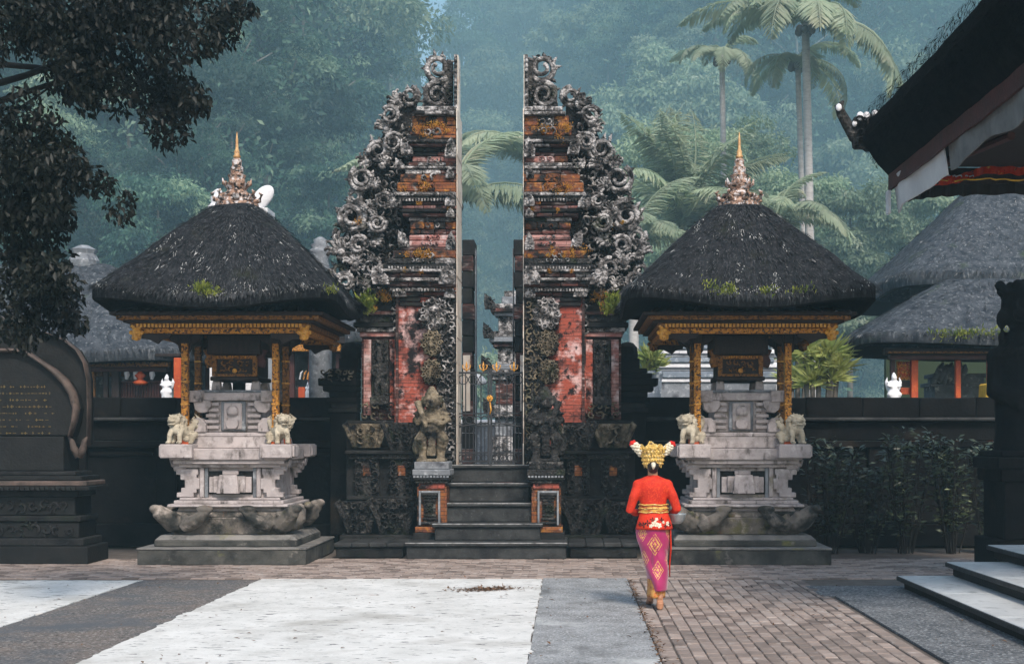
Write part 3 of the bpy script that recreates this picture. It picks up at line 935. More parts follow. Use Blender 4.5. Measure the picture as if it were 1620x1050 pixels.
lone_tree('white flowering tree high in the haze right of the right gate crest', 905, 75, 90, 2.6, 2.2, 41, 'leaf_mid_lit', .42)
lone_tree('second white flowering tree further right along the hazy slope top', 962, 62, 90, 2.4, 2.4, 42, 'leaf_mid_lit', .42)
lone_tree('tall pale tree between the slim palm and the pale trees on the slope', 1065, 150, 80, 2.4, 2.8, 43, 'leaf_mid_lit', .4)
lone_tree('pale tree high in the gap of the split gate', 768, 150, 100, 3.6, 2.8, 44, 'leaf_mid_lit', .45)
lone_tree('pale shrubby tree lower in the gap of the split gate', 790, 225, 90, 2.6, 2.0, 45, 'leaf_mid_lit', .42)
lone_tree('pale tree on the slope just left of the right shrine spire', 1120, 205, 70, 2.6, 2.2, 46, 'leaf_mid_lit', .4)
lone_tree('pale green tree right of the coconut trunk low on the slope', 1370, 270, 56, 2.2, 1.8, 49, 'leaf_mid_lit', .34)
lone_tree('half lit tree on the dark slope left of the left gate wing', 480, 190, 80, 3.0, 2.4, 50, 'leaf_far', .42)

lone_tree('broad pale tree filling the haze between right gate wing and shrine roof', 1060, 262, 72, 3.4, 1.7, 61, 'leaf_mid_lit', .32, 26, 260, False)
lone_tree('soft pale tree just right of the right shrine spire, below the slim palm', 1165, 245, 76, 2.6, 1.8, 62, 'leaf_mid_lit', .32, 26, 260, False)
lone_tree('hazy tree around the foot of the tall coconut trunk', 1262, 318, 72, 2.4, 1.5, 63, 'leaf_mid_lit', .32, 26, 260, False)
lone_tree('pale bamboo like tree above the right end of the right shrine roof', 1345, 345, 66, 2.3, 1.7, 64, 'leaf_mid_lit', .32, 26, 260, False)
lone_tree('hazy tree between the far pavilion roof and the black eave', 1440, 335, 70, 2.4, 1.4, 65, 'leaf_mid_lit', .32, 26, 260, False)
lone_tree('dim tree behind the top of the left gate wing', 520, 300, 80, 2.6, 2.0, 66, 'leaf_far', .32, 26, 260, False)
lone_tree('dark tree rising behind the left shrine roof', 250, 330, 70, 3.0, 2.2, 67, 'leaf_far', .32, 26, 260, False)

# ---------------------------------------------------------------- haze
mb = MB(); mb.bx(-780, 780, -50, 1090, -1.4, 345)
hz = mb.build('haze', [])
hz.data.materials.clear()
hm = bpy.data.materials.new('haze')
hm.use_nodes = True
nt = hm.node_tree
for q in list(nt.nodes):
    if q.type == 'BSDF_PRINCIPLED': nt.nodes.remove(q)
pv = nt.nodes.new('ShaderNodeVolumePrincipled')
pv.inputs['Color'].default_value = (.54, .86, 1.0, 1)
pv.inputs['Density'].default_value = .0012
pv.inputs['Anisotropy'].default_value = .0
nt.links.new(pv.outputs[0], nt.nodes['Material Output'].inputs['Volume'])
hz.data.materials.append(hm)
tag(hz, kind='stuff')

# ---------------------------------------------------------------- the split gate
S21 = F / 21.0
def gz(py): return CAMZ + (693 - py) / S21
def gate_half(side, seed):
    rng = random.Random(seed)
    sgn = -1 if side == 'left' else 1
    xin = wx(722, 21) if side == 'left' else wx(829, 21)
    X = lambda u: xin + sgn * u
    ux = lambda px: (722 - px) / S21            # distances written in the left half's pixels
    t = thing('split_gate_half',
              {'left': 'left half of the tall split gate, red brick and carved scrolls with pale cut edge',
               'right': 'right half of the tall split gate, red brick and carved scrolls, nearer the woman'}[side],
              'temple gate', (X(.9), 21.6, 0))
    XP = lambda px, y: wx(px if sgn < 0 else 1551 - px, y)
    def B(name, material, u0, u1, y0, y1, z0, z1, tp=0, bev=.012, ty=None, tx=None):
        mb = MB(); mb.bx(X(u0), X(u1), y0, y1, z0, z1, tp, tx=tx, ty=ty)
        return mb.build(name, material, t, bevel=bev)
    # solid core
    B('core', 'dark_brick', .02, ux(657), 21.16, 22.15, gz(735), gz(172), bev=0)
    B('core', 'dark_brick', .025, ux(634), 21.10, 22.2, gz(735), gz(400), bev=0)
    # cut face towards the opening
    ys = [738] + [738 - k * 33 + rng.uniform(-7, 7) for k in range(1, 17)] + [172]
    for k in range(17):
        j = rng.uniform(-.004, .004)
        B('cut_face', 'plaster', -.013 + j, -.001, 20.95 + rng.uniform(0, .05), 21.85 + rng.uniform(-.1, .1), gz(ys[k]) + .001, gz(ys[k + 1]) - .001, bev=.004)
    B('cut_face', 'plaster', -.012, -.001, 21.2, 21.6, gz(171.5), wz(87, 21.2), bev=0)
    # the cornices, top to bottom: top py, bottom py, outer px, front depth, material, taper
    T = [(168, 177, 660, 20.98, 'carved'), (177, 183, 655, 20.93, 'carved'),
         (183, 200, 652, 21.02, 'orange_brick'), (200, 216, 648, 20.97, 'orange_brick'), (216, 222, 643, 20.93, 'dark_stone'),
         (222, 228, 637, 20.88, 'carved_dark'), (228, 233, 644, 20.94, 'dark_brick'), (233, 240, 650, 21.0, 'dark_stone'),
         (240, 246, 654, 21.04, 'dark_brick'), (246, 257, 652, 21.05, 'pink_brick'), (257, 263, 646, 20.99, 'carved'),
         (263, 268, 640, 20.94, 'carved'), (268, 276, 640, 20.98, 'dark_brick'), (276, 290, 634, 20.94, 'orange_brick'), (290, 306, 629, 20.90, 'orange_brick'),
         (306, 312, 624, 20.86, 'carved'), (312, 319, 626, 20.90, 'carved_dark'), (319, 325, 630, 20.94, 'dark_brick'),
         (325, 331, 634, 20.97, 'pink_brick'), (331, 337, 631, 20.93, 'dark_stone'), (337, 343, 637, 20.97, 'dark_brick'), (343, 350, 645, 21.03, 'carved'),
         (350, 362, 648, 21.05, 'orange_brick'), (362, 370, 649, 21.06, 'dark_brick'), (370, 380, 647, 21.05, 'pink_brick'), (380, 391, 642, 21.01, 'pink_brick'),
         (391, 397, 634, 20.96, 'dark_brick'), (397, 410, 622, 20.90, 'orange_brick'), (410, 420, 615, 20.84, 'carved_dark'), (420, 428, 609, 20.80, 'dark_stone'),
         (428, 433, 604, 20.76, 'carved'), (433, 441, 610, 20.82, 'dark_brick'), (441, 447, 607, 20.79, 'carved'), (447, 455, 613, 20.85, 'dark_brick'),
         (455, 461, 617, 20.90, 'carved'), (461, 469, 621, 20.95, 'dark_brick')]
    for i, (a, b, xo, fy, mt) in enumerate(T):
        j = rng.uniform(-.012, .012)
        B('cornice', mt, .004, ux(xo) + j - .02, fy + .05, 22.2 - (fy - 20.7) * .2, gz(b) + .001, gz(a) - .002, bev=0)
        ns = rng.choice((2, 3, 3, 4)); cuts = [.003] + [ux(xo) * (k + rng.uniform(-.22, .22)) / ns for k in range(1, ns)] + [ux(xo) + j]
        for k in range(ns):                    # the course is laid of separate worn stones
            e = rng.uniform(-.016, .014)
            m2 = mt if rng.random() < .8 else rng.choice(('carved', 'dark_brick', 'dark_stone', 'orange_brick'))
            B('cornice_stone', m2, cuts[k] + .003, cuts[k + 1] - .003, fy + e, fy + .30, gz(b) + .002 + rng.uniform(0, .006), gz(a) - .002 - rng.uniform(0, .007), bev=rng.choice((.008, .014, .02)) if (b - a) > 6 else .008)
        if b - a >= 10:
            mb = MB(); relief(mb, X(ux(xo) * .32), X(ux(xo) * .68), gz(b) + .01, gz(a) - .01, fy - .005, min(.13, (b - a) / S21), rng, .03)
            tag(mb.build('cornice_carving', mt if rng.random() < .5 else 'carved', t), kind='stuff')
    # small dentils under the two widest cornices
    for (py, xo, fy) in ((316, 628, 20.90), (424, 612, 20.79), (458, 618, 20.88)):
        mb = MB(); n = int((722 - xo) / 5)
        for k in range(n):
            u = .03 + k * (ux(xo) - .06) / n
            mb.bx(X(u), X(u + .024), fy - .025, fy + .03, gz(py + 4), gz(py))
        mb.build('dentils', 'carved', t)
    # upright slip at the cut edge and the crest scrolls
    mb = MB(); mb.bx(X(.002), X(.055), 21.2, 21.62, gz(168), wz(86, 21.2), .004)
    for k in range(9):
        mb.ell((X(.03), 21.18, wz(160 - k * 8, 21.18)), (.028, .035, .035), 7, 5)
    mb.build('edge_strip', 'carved', t)
    def SC(px, py, r, y, hand, st, turns=1.35, mt='carved', hooks=7, t0=.27):
        mb = MB()
        if hooks == 9:
            palmette(mb, XP(px, y), wz(py, y), y, r / S21 * 1.05, st if sgn < 0 else PI - st, rng)
            return mb.build('leaf_fan', mt, t, smooth=True)
        scroll(mb, XP(px, y), wz(py, y), y, r / S21, hand * sgn, st if sgn < 0 else PI - st, turns, t0, .6, hooks, rng)
        return mb.build('scroll', mt, t, smooth=True)
    SC(693, 108, 25, 21.42, 1, -.8, 1.5); SC(691, 150, 24, 21.36, -1, 1.2, 1.5)
    mb = MB()
    mb.prism([(XP(p, 21.4), wz(q, 21.4)) for p, q in ((716, 168), (716, 98), (700, 96), (700, 125), (678, 135), (668, 168))], 21.38, 21.56)
    relief(mb, X(ux(716)), X(ux(676)), gz(168), gz(128), 21.37, .15, rng, .04)
    mb.build('crest', 'carved_dark', t)
    # backing wall of the wing, then the scrolls that make its outline
    out = [(656, 470), (656, 160), (640, 152), (624, 164), (612, 182), (606, 210), (600, 222), (584, 236), (584, 262), (566, 274), (558, 290), (566, 316), (556, 326), (544, 344), (546, 366), (536, 380), (530, 400), (536, 430), (552, 446), (560, 470)]
    mb = MB(); mb.prism([(XP(p, 21.4), wz(q, 21.4)) for p, q in out], 21.46, 21.75)
    mb.build('wing', 'carved_dark', t)
    spots = [(650, 152, 17, 1, 1.4), (632, 166, 17, 1, 2.2), (616, 182, 15, 1, 2.6), (612, 206, 17, -1, 2.0), (600, 236, 22, 1, 1.0), (622, 226, 15, -1, .4), (583, 258, 14, 1, 2.4),
             (571, 284, 22, -1, 2.2), (590, 296, 15, 1, .5), (562, 312, 14, 1, 2.6), (558, 343, 25, 1, 1.4), (582, 332, 15, -1, .2), (545, 374, 18, -1, 2.5),
             (540, 402, 22, 1, 2.2), (566, 388, 16, -1, .8), (536, 428, 16, -1, 2.9), (562, 420, 20, 1, 1.8), (548, 446, 16, 1, 3.0),
             (606, 262, 14, 1, 1), (606, 316, 14, -1, 1), (598, 352, 15, 1, 0), (592, 384, 15, -1, 1), (588, 424, 17, 1, 2), (578, 452, 15, -1, 2)]
    for i, (px, py, r, h, st) in enumerate(spots):
        SC(px + rng.uniform(-2, 2), py + rng.uniform(-2, 2), r * rng.uniform(1.0, 1.18), 21.38 - .07 * (i % 3) + (.0 if i < 18 else -.12), h, st + rng.uniform(-.3, .3), rng.uniform(1.6, 2.0), 'carved', 9 if i % 5 in (1, 3) else 6, rng.uniform(.24, .30))
    # knotted leaf relief all over the face of the wing
    mb = MB()
    for (p0, p1, q0, q1) in ((660, 628, 186, 230), (652, 606, 232, 276), (640, 596, 278, 322), (634, 582, 322, 366), (622, 574, 366, 408), (610, 562, 408, 466)):
        relief(mb, X(ux(p1)), X(ux(p0)), gz(q1), gz(q0), 21.38, .16, rng, .07)
    mb.build('leaf_relief', 'carved', t, smooth=True)
    # upturned leaves at the cornice ends, both ends of each storey
    A = [(645, 246, .17, .24, 20.9), (634, 268, .13, .16, 20.9), (628, 330, .18, .24, 20.86), (640, 392, .16, .26, 20.92), (606, 452, .24, .30, 20.74), (634, 470, .2, .16, 20.9)]
    I = [(713, 250, .16, .3, 20.88), (712, 283, .12, .17, 20.9), (713, 328, .15, .22, 20.84), (713, 345, .12, .14, 20.86), (713, 396, .14, .28, 20.92), (709, 452, .24, .30, 20.72), (712, 472, .16, .14, 20.86)]
    for (px, py, w, h, y) in A:
        mb = MB(); antefix(mb, X(ux(px)), gz(py), y, w, h, sgn, rng); mb.build('antefix', 'carved', t)
    for (px, py, w, h, y) in I:
        mb = MB(); antefix(mb, X(ux(px)), gz(py), y, w, h, -sgn * .2, rng); mb.build('antefix', 'carved', t)
    # main pier: brick panel, carved strip by the opening, leaf bosses, mask
    B('brick_panel', 'red_brick', ux(690), ux(630), 21.03, 22.0, gz(706), gz(469.5), bev=.006)
    B('edge_pier', 'carved_dark', .006, ux(691), 20.98, 22.0, gz(735), gz(469.5), bev=.01)
    B('quoin', 'dark_brick', ux(630), ux(626), 21.00, 22.0, gz(706), gz(469.5), bev=0)
    mb = MB(); relief(mb, X(.02), X(ux(695)), gz(730), gz(474), 20.97, .11, rng, .035)
    mb.build('carved_strip', 'carved_warm' if side == 'right' else 'carved', t, smooth=True)
    for (px, py, rx_, rz_, mt) in ((686, 497, 22, 26, 'carved'), (684, 543, 17, 21, 'carved_warm'), (683, 588, 16, 20, 'carved_warm')):
        mb = MB()
        mb.ell((X(ux(px)), 21.0, gz(py)), (rx_ / S21, .10, rz_ / S21), 18, 10)
        for k in range(11):
            a = k * 2 * PI / 11
            scroll(mb, X(ux(px)) + rx_ / S21 * .78 * math.cos(a), gz(py) + rz_ / S21 * .78 * math.sin(a), 20.92, rx_ / S21 * .30, rng.choice((-1, 1)), a, 1.1, .34, .5, 2, rng)
        relief(mb, X(ux(px + 8)), X(ux(px - 8)), gz(py + 10), gz(py - 10), 20.90, .07, rng, .03)
        mb.build('leaf_boss', mt, t, smooth=True)
    mb = MB()
    for k in range(3): mb.bx(X(ux(668 - k * 3)), X(ux(632)), 20.98 - k * .02, 21.1, gz(484 - 7 * k), gz(490.5 - 7 * k) + .002 if False else gz(478 - 7 * k))
    mb.build('panel_ledge', 'dark_stone', t, bevel=.008)
    # flanking pilaster with its niche
    P = [(452, 462, 570, 21.30, 'carved_dark'), (462, 470, 556, 21.2, 'dark_stone'), (470, 480, 562, 21.24, 'carved_dark'), (480, 490, 556, 21.18, 'dark_stone'), (490, 497, 552, 21.14, 'dark_brick'),
         (497, 508, 559, 21.2, 'carved_dark'), (508, 516, 556, 21.17, 'dark_stone'), (516, 523, 561, 21.22, 'carved'), (523, 531, 565, 21.26, 'pink_brick')]
    for (a, b, xo, fy, mt) in P:
        B('pilaster_cornice', mt, ux(628), ux(xo), fy, 22.0, gz(b) + .001, gz(a) - .002, bev=.01)
    B('pilaster', 'dark_brick', ux(627), ux(567), 21.32, 22.0, gz(664), gz(531), bev=.01)
    B('pilaster_panel', 'red_brick', ux(624), ux(613), 21.27, 21.4, gz(656), gz(535), bev=.004)
    B('pilaster_panel', 'pink_brick', ux(583), ux(571), 21.27, 21.4, gz(656), gz(535), bev=.004)
    mb = MB()
    mb.bx(X(ux(611)), X(ux(585)), 21.23, 21.4, gz(640), gz(536))
    relief(mb, X(ux(609)), X(ux(587)), gz(580), gz(540), 21.22, .09, rng, .03)
    mb.build('niche_panel', 'carved_dark', t, bevel=.01)
    mb = MB()          # the small standing figure in the niche
    cx = X(ux(598))
    mb.ell((cx, 21.17, gz(566)), (.055, .06, .075), 10, 8); mb.ell((cx, 21.19, gz(556)), (.045, .05, .07), 8, 6)
    mb.tube([(cx, 21.19, gz(574)), (cx + .01, 21.18, gz(590)), (cx, 21.19, gz(604))], [(.07, .05), (.085, .06), (.08, .05)], 9)
    for s_ in (-1, 1):
        mb.tube([(cx + s_ * .085, 21.18, gz(577)), (cx + s_ * .12, 21.16, gz(588)), (cx + s_ * .05, 21.12, gz(594))], [.028, .026, .022], 6)
        mb.tube([(cx + s_ * .04, 21.18, gz(602)), (cx + s_ * .055, 21.16, gz(614)), (cx + s_ * .045, 21.18, gz(628))], [.042, .036, .03], 6)
    mb.bx(cx - .14, cx + .14, 21.1, 21.3, gz(640), gz(627))
    remeshed(mb, 'niche_figure', 'carved_dark', t, .014, 2)
    mb = MB(); relief(mb, X(ux(622)), X(ux(570)), gz(664), gz(634), 21.2, .14, rng, .05)
    mb.build('pilaster_relief', 'carved_warm', t, smooth=True)
    # carvings on the shoulder between pilaster and wing
    mb = MB(); relief(mb, X(ux(628)), X(ux(560)), gz(470), gz(436), 21.2, .17, rng, .08)
    relief(mb, X(ux(634)), X(ux(616)), gz(530), gz(480), 21.1, .13, rng, .05)
    tag(mb.build('shoulder_carving', 'carved', t, smooth=True), kind='stuff')
    # the dark base with its flared carved blocks
    B('base', 'dark_stone', .008, ux(546), 21.06, 22.1, .20, gz(664.5), bev=.02)
    B('base_panel', 'red_brick', ux(628), ux(624), 21.03, 21.2, gz(668), gz(531), bev=0)
    def flared(name, p0, p1, q0, q1, y, flare, mt='carved_dark'):
        mb = MB()
        x0, x1 = sorted((X(ux(p0)), X(ux(p1))))
        z0, z1 = gz(q1), gz(q0)
        n = 6; vs = []
        for i in range(n):
            f = i / (n - 1)
            e = flare * f ** 1.8
            w = .12 * e
            vs += [(x0 + .05 - e * .5, y + .04 - e * .35, z0 + f * (z1 - z0)), (x1 - .05 + e * .5, y + .04 - e * .35, z0 + f * (z1 - z0)), (x1 - .05, 21.3, z0 + f * (z1 - z0)), (x0 + .05, 21.3, z0 + f * (z1 - z0))]
        fs = [(0, 1, 2, 3)[::-1], tuple(4 * (n - 1) + k for k in range(4))]
        for i in range(n - 1):
            for k in range(4):
                fs.append((4 * i + k, 4 * i + (k + 1) % 4, 4 * i + 4 + (k + 1) % 4, 4 * i + 4 + k))
        mb.add(vs, fs)
        relief(mb, x0 + .07, x1 - .07, z0 + .06, z1 - .03, y - .02, .135, rng, .05)
        for xx, hd in ((x0, 1), (x1, -1)):
            mb.tube([(xx + hd * .06, y + .03, z0 + .02), (xx + hd * .0, y - .05, z0 + (z1 - z0) * .5), (xx - hd * flare * .5, y - flare * .4, z1 - .02), (xx - hd * flare * .2, y - flare * .5, z1 + .02)], [.035, .04, .045, .02], 6)
        return mb.build(name, mt, t)
    flared('carved_block', 606, 556, 670, 708, 20.86, .14, 'carved_warm'); flared('carved_block', 660, 616, 668, 712, 20.84, .14)
    flared('carved_block', 592, 548, 792, 842, 20.82, .22); flared('carved_block', 652, 600, 788, 844, 20.78, .24)
    for (a, b, xo, fy, mt) in ((712, 718, 548, 20.84, 'dark_stone'), (718, 726, 553, 20.9, 'carved_dark'), (784, 790, 550, 20.86, 'dark_stone'), (844, 857, 542, 20.7, 'dark_stone')):
        B('base_ledge', mt, ux(716 if a < 840 else 662), ux(xo), fy, 22.0, gz(b), gz(a), bev=.012)
    for (p0, p1) in ((600, 562), (654, 618)):
        mb = MB(); mb.bx(X(ux(p0)), X(ux(p1)), 20.96, 21.2, gz(784), gz(726))
        relief(mb, X(ux(p0)), X(ux(p0 - 14)), gz(782), gz(728), 20.94, .13, rng, .04)
        relief(mb, X(ux(p1 + 14)), X(ux(p1)), gz(782), gz(728), 20.94, .13, rng, .04)
        mb.build('base_column', 'carved_dark', t, bevel=.01)
        B('brick_patch', 'orange_brick', ux((p0 + p1) / 2 + 6), ux((p0 + p1) / 2 - 6), 20.93, 21.0, gz(752), gz(736), bev=.004)
    # orange lichen and little ferns that sit on the ledges
    sp = []
    for (py, p0, p1, y, k, s) in ((204, 652, 712, 20.95, 7, .8), (222, 650, 706, 20.9, 2, .5), (300, 634, 700, 20.88, 5, .7), (404, 618, 712, 20.86, 8, .7), (352, 560, 590, 21.2, 2, .6), (470, 592, 612, 21.0, 5, .9), (486, 560, 600, 21.0, 3, .6), (330, 640, 715, 20.9, 2, .4), (432, 610, 700, 20.76, 2, .4)):
        for _ in range(k):
            sp.append(((X(ux(rng.uniform(p0, p1))), y, gz(py + rng.uniform(-7, 5))), s * rng.uniform(.4, 1.3)))
    tuft(t, 'lichen', 'lichen', sp, 55, .036, seed, (.055, .02, .045))
    sp = [((X(ux(rng.uniform(570, 590))), 20.95, gz(rng.uniform(470, 492))), 1.0) for _ in range(8)] + [((X(ux(rng.uniform(562, 584))), 20.95, gz(492)), .9) for _ in range(4)]
    tuft(t, 'ferns', 'moss', sp, 40, .11, seed + 5, (.06, .05, .04))
    return t
gate_half('left', 3)
gate_half('right', 8)

# ---------------------------------------------------------------- platform, stairs
t = thing('stone_stairs', 'flight of worn dark stone steps rising to the iron gate', 'stairs', (wx(772, 20), 20, 0))
steps = [(640, 898, 19.50, .0, .235), (683, 859, 19.93, .235, .475), (694, 849, 20.28, .475, .755), (706, 841, 20.62, .755, 1.035), (706, 842, 20.95, 1.035, 1.30)]
for i, (p0, p1, y, z0, z1) in enumerate(steps):
    ym = y + .1
    x0, x1 = wx(p0, y), wx(p1, y)
    mb = MB()
    mb.bx(x0 + (.04 if i else .02), x1 - (.04 if i else .02), y + .045, 21.9 if i == 4 else 21.0, z0 + .001, z1 - .055)
    o = mb.build('riser', 'step_stone', t, bevel=.012)
    mb = MB(); mb.bx(x0, x1, y, 21.92 if i == 4 else 20.95, z1 - .054, z1)
    mb.build('tread', 'step_stone', t, bevel=.014)
    mb = MB(); mb.bx(x0 + .004, x1 - .004, y - .003, y + .02, z1 - .014, z1 + .003)
    mb.build('lit_edge', 'nosing', t, bevel=.005)  # pale strip: light catching the tread edge, put into the colour
t = thing('platform', 'low dark stone platform under the split gate', 'platform', (wx(772, 20), 20.6, 0))
for (p0, p1) in ((527, 639.4), (898.6, 1012)):
    x0, x1 = wx(p0, 19.75), wx(p1, 19.75)
    mb = MB(); mb.bx(x0 + .03, x1 - .03, 19.8, 22.2, 0, .15); mb.build('platform_body', 'dark_stone', t, bevel=.01)
    n = 4
    for k in range(n):
        mb = MB(); mb.bx(x0 + (x1 - x0) * k / n + .003, x0 + (x1 - x0) * (k + 1) / n - .003, 19.75 + .012 * (k % 2), 22.22, .152, .212 + .004 * (k % 3))
        mb.build('coping_slab', 'step_stone', t, bevel=.014)

# ---------------------------------------------------------------- statue pedestals beside the stairs
def pedestal(side, seed):
    rng = random.Random(seed)
    cx = wx(683, 20.2) if side == 'left' else wx(864, 20.2)
    w = .215
    t = thing('statue_pedestal', {'left': 'orange brick pedestal with pale grey cap at left of the stairs', 'right': 'dark brick pedestal with carved black cap at right of the stairs'}[side], 'pedestal', (cx, 20.4, .2))
    def B(n, mt, hw, y0, z0, z1, bev=.01, y1=20.78):
        mb = MB(); mb.bx(cx - hw, cx + hw, y0, y1, z0, z1); return mb.build(n, mt, t, bevel=bev)
    B('foot', 'dark_stone', .27, 20.14, .22, .33); B('foot', 'orange_brick', .24, 20.17, .331, .42)
    B('shaft', 'orange_brick', .215, 20.22, .421, 1.0)
    B('band', 'red_brick', .19, 20.19, .965, 1.045); B('moulding', 'carved_dark', .235, 20.16, 1.046, 1.09); B('moulding', 'dark_stone', .27, 20.13, 1.091, 1.13)
    mb = MB()
    for k in range(11): mb.bx(cx - .26 + k * .048, cx - .228 + k * .048, 20.11, 20.2, 1.131, 1.16)
    mb.build('dentils', 'grey_stone', t)
    B('cap', 'grey_stone' if side == 'left' else 'carved_dark', .275, 20.12, 1.161, 1.25); B('cap', 'grey_stone' if side == 'left' else 'carved_dark', .25, 20.15, 1.251, 1.36)
    # framed front panel with a stack of mouldings
    fx = cx - .03 * (1 if side == 'left' else -1)
    mb = MB()
    mb.bx(fx - .155, fx - .125, 20.16, 20.25, .44, .94); mb.bx(fx + .125, fx + .155, 20.16, 20.25, .44, .94); mb.bx(fx - .124, fx + .124, 20.165, 20.25, .905, .94)
    mb.build('panel_frame', 'grey_stone', t, bevel=.006)
    mb = MB()
    for (z, hw, d) in ((.47, .115, .05), (.53, .10, .035), (.58, .085, .02), (.80, .085, .02), (.845, .10, .035), (.88, .115, .05)):
        mb.tube([(fx - hw, 20.21 - d * .4, z), (fx + hw, 20.21 - d * .4, z)], [(.022, d)] * 2, 8, up=(0, 1, 0))
    mb.bx(fx - .085, fx + .085, 20.19, 20.24, .61, .77)
    relief(mb, fx - .07, fx + .07, .62, .76, 20.185, .07, rng, .02)
    mb.build('carved_panel', 'carved_dark', t)
    return t
pedestal('left', 1); pedestal('right', 2)

# ---------------------------------------------------------------- wrought iron gate
t = thing('iron_gate', 'black wrought iron double gate with rings and gold tips at the top of the stairs', 'gate', (wx(775, 21.35), 21.35, 1.3))
Yi = 21.35
iz = lambda py: wz(py, Yi)
zb, zt = 1.31, iz(588)
for side in (-1, 1):
    xc = wx(775, Yi)
    xo = wx(724.5, Yi) if side < 0 else wx(827, Yi)
    xi = xc + side * .02
    leaf = MB()
    for x in (xo, xi): leaf.bx(x - .016, x + .016, Yi - .018, Yi + .018, zb, zt + (.0 if x == xo else .03))
    a, b = sorted((xo, xi))
    for z, h in ((zb + .02, .03), (zb + .16, .02), (iz(674), .02), (iz(655), .02), (zt - .03, .03)):
        leaf.bx(a + .017, b - .017, Yi - .012, Yi + .012, z, z + h)
    frame = leaf.build('gate_leaf', 'iron', t)
    for k in range(1, 4):
        x = xo + (xi - xo) * k / 4
        mb = MB(); mb.tube([(x, Yi + .013, zb + .03), (x, Yi + .013, zt - .02)], .009, 6); mb.build('bar', 'iron', frame)
    for k in range(4):                         # half bars below the curved lower rail
        x = xo + (xi - xo) * (k + .5) / 4
        mb = MB(); mb.tube([(x, Yi - .013, zb + .03), (x, Yi - .013, iz(676) + .02 * math.sin(PI * k / 3))], .007, 6); mb.build('bar', 'iron', frame)
    for z0, rr, n in ((zt - .12, .072, 3), (iz(664), .06, 4), (zb + .09, .052, 4)):
        for k in range(n):
            x = xo + (xi - xo) * (k + .5) / n
            mb = MB()
            pts = [(x + rr * math.cos(q * PI / 9), Yi, z0 + rr * math.sin(q * PI / 9)) for q in range(19)]
            mb.tube(pts, .008, 5); mb.build('ring', 'iron', frame, smooth=True)
    pts = [(xo + (xi - xo) * f / 10, Yi - .02, iz(676) + .07 * math.sin(f / 10 * PI / 2)) for f in range(11)]
    mb = MB(); mb.tube(pts, .011, 6); mb.build('curved_rail', 'iron', frame, smooth=True)
    for k in range(2):
        x = xo + (xi - xo) * (.28 + .55 * k)
        mb = MB(); mb.lathe([(.006, 0), (.02, .03), (.008, .05), (.022, .08), (.014, .12), (.001, .16)], (x, Yi, zt), 8)
        for s_ in (-1, 1):
            mb.tube([(x, Yi, zt + .02), (x + s_ * .05, Yi, zt + .05), (x + s_ * .06, Yi, zt + .10), (x + s_ * .035, Yi, zt + .11)], [.009, .01, .009, .005], 5)
        mb.build('gold_tip', 'gold_bright', frame, smooth=True)
mb = MB()
xg = wx(775, Yi)
for k in range(9):
    a = k * 2 * PI / 9
    mb.ell((xg + .03 * math.cos(a), Yi - .03, iz(630) + .03 * math.sin(a)), (.022, .015, .022), 8, 5)
mb.ell((xg, Yi - .04, iz(630)), (.024, .02, .024), 9, 6)
mb.tube([(xg, Yi - .03, iz(636)), (xg + .02, Yi - .03, iz(648)), (xg, Yi - .03, iz(656))], [.012, .014, .006], 6)
mb.build('flower_boss', 'gold_bright', t, smooth=True)

# ---------------------------------------------------------------- boundary walls and their end pillars
def wall(label, p0, p1, Y0=22.0, panels=()):
    x0, x1 = wx(p0, Y0), wx(p1, Y0)
    t = thing('boundary_wall', label, 'wall', ((x0 + x1) / 2, Y0 + .2, 0))
    def B(n, mt, a, b, y, z0, z1, bev=.015):
        mb = MB(); mb.bx(a, b, y, 22.5, z0, z1); return mb.build(n, mt, t, bevel=bev)
    B('plinth', 'wall_stone', x0, x1, 21.86, 0, .35)
    n = max(2, round((x1 - x0) / 1.3))
    for k in range(n):
        a, b = x0 + (x1 - x0) * k / n, x0 + (x1 - x0) * (k + 1) / n
        B('wall_panel', 'wall_stone', a + .16, b - .16, 22.02, .352, 1.55); B('wall_post', 'wall_stone', a - .155 if k else a, a + .155, 21.95, .352, 1.55)
        B('panel_ledge', 'wall_stone', a + .2, b - .2, 21.97, 1.42, 1.49)
    B('string_course', 'wall_stone', x0, x1, 21.9, 1.552, 1.66); B('frieze', 'wall_stone', x0, x1, 22.0, 1.662, 1.97)
    B('moulding', 'step_stone', x0, x1, 21.87, 1.972, 2.03)
    m = max(3, round((x1 - x0) / .9))
    for k in range(m):
        a, b = x0 + (x1 - x0) * k / m, x0 + (x1 - x0) * (k + 1) / m
        B('coping_stone', 'wall_stone', a + .003, b - .003, 21.93 - .008 * (k % 2), 2.032, wz(628, 21.93) - .005 * (k % 3))
    return t
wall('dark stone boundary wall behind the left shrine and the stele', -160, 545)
wall('dark stone boundary wall behind the right shrine and the shrubs', 1005, 1900)

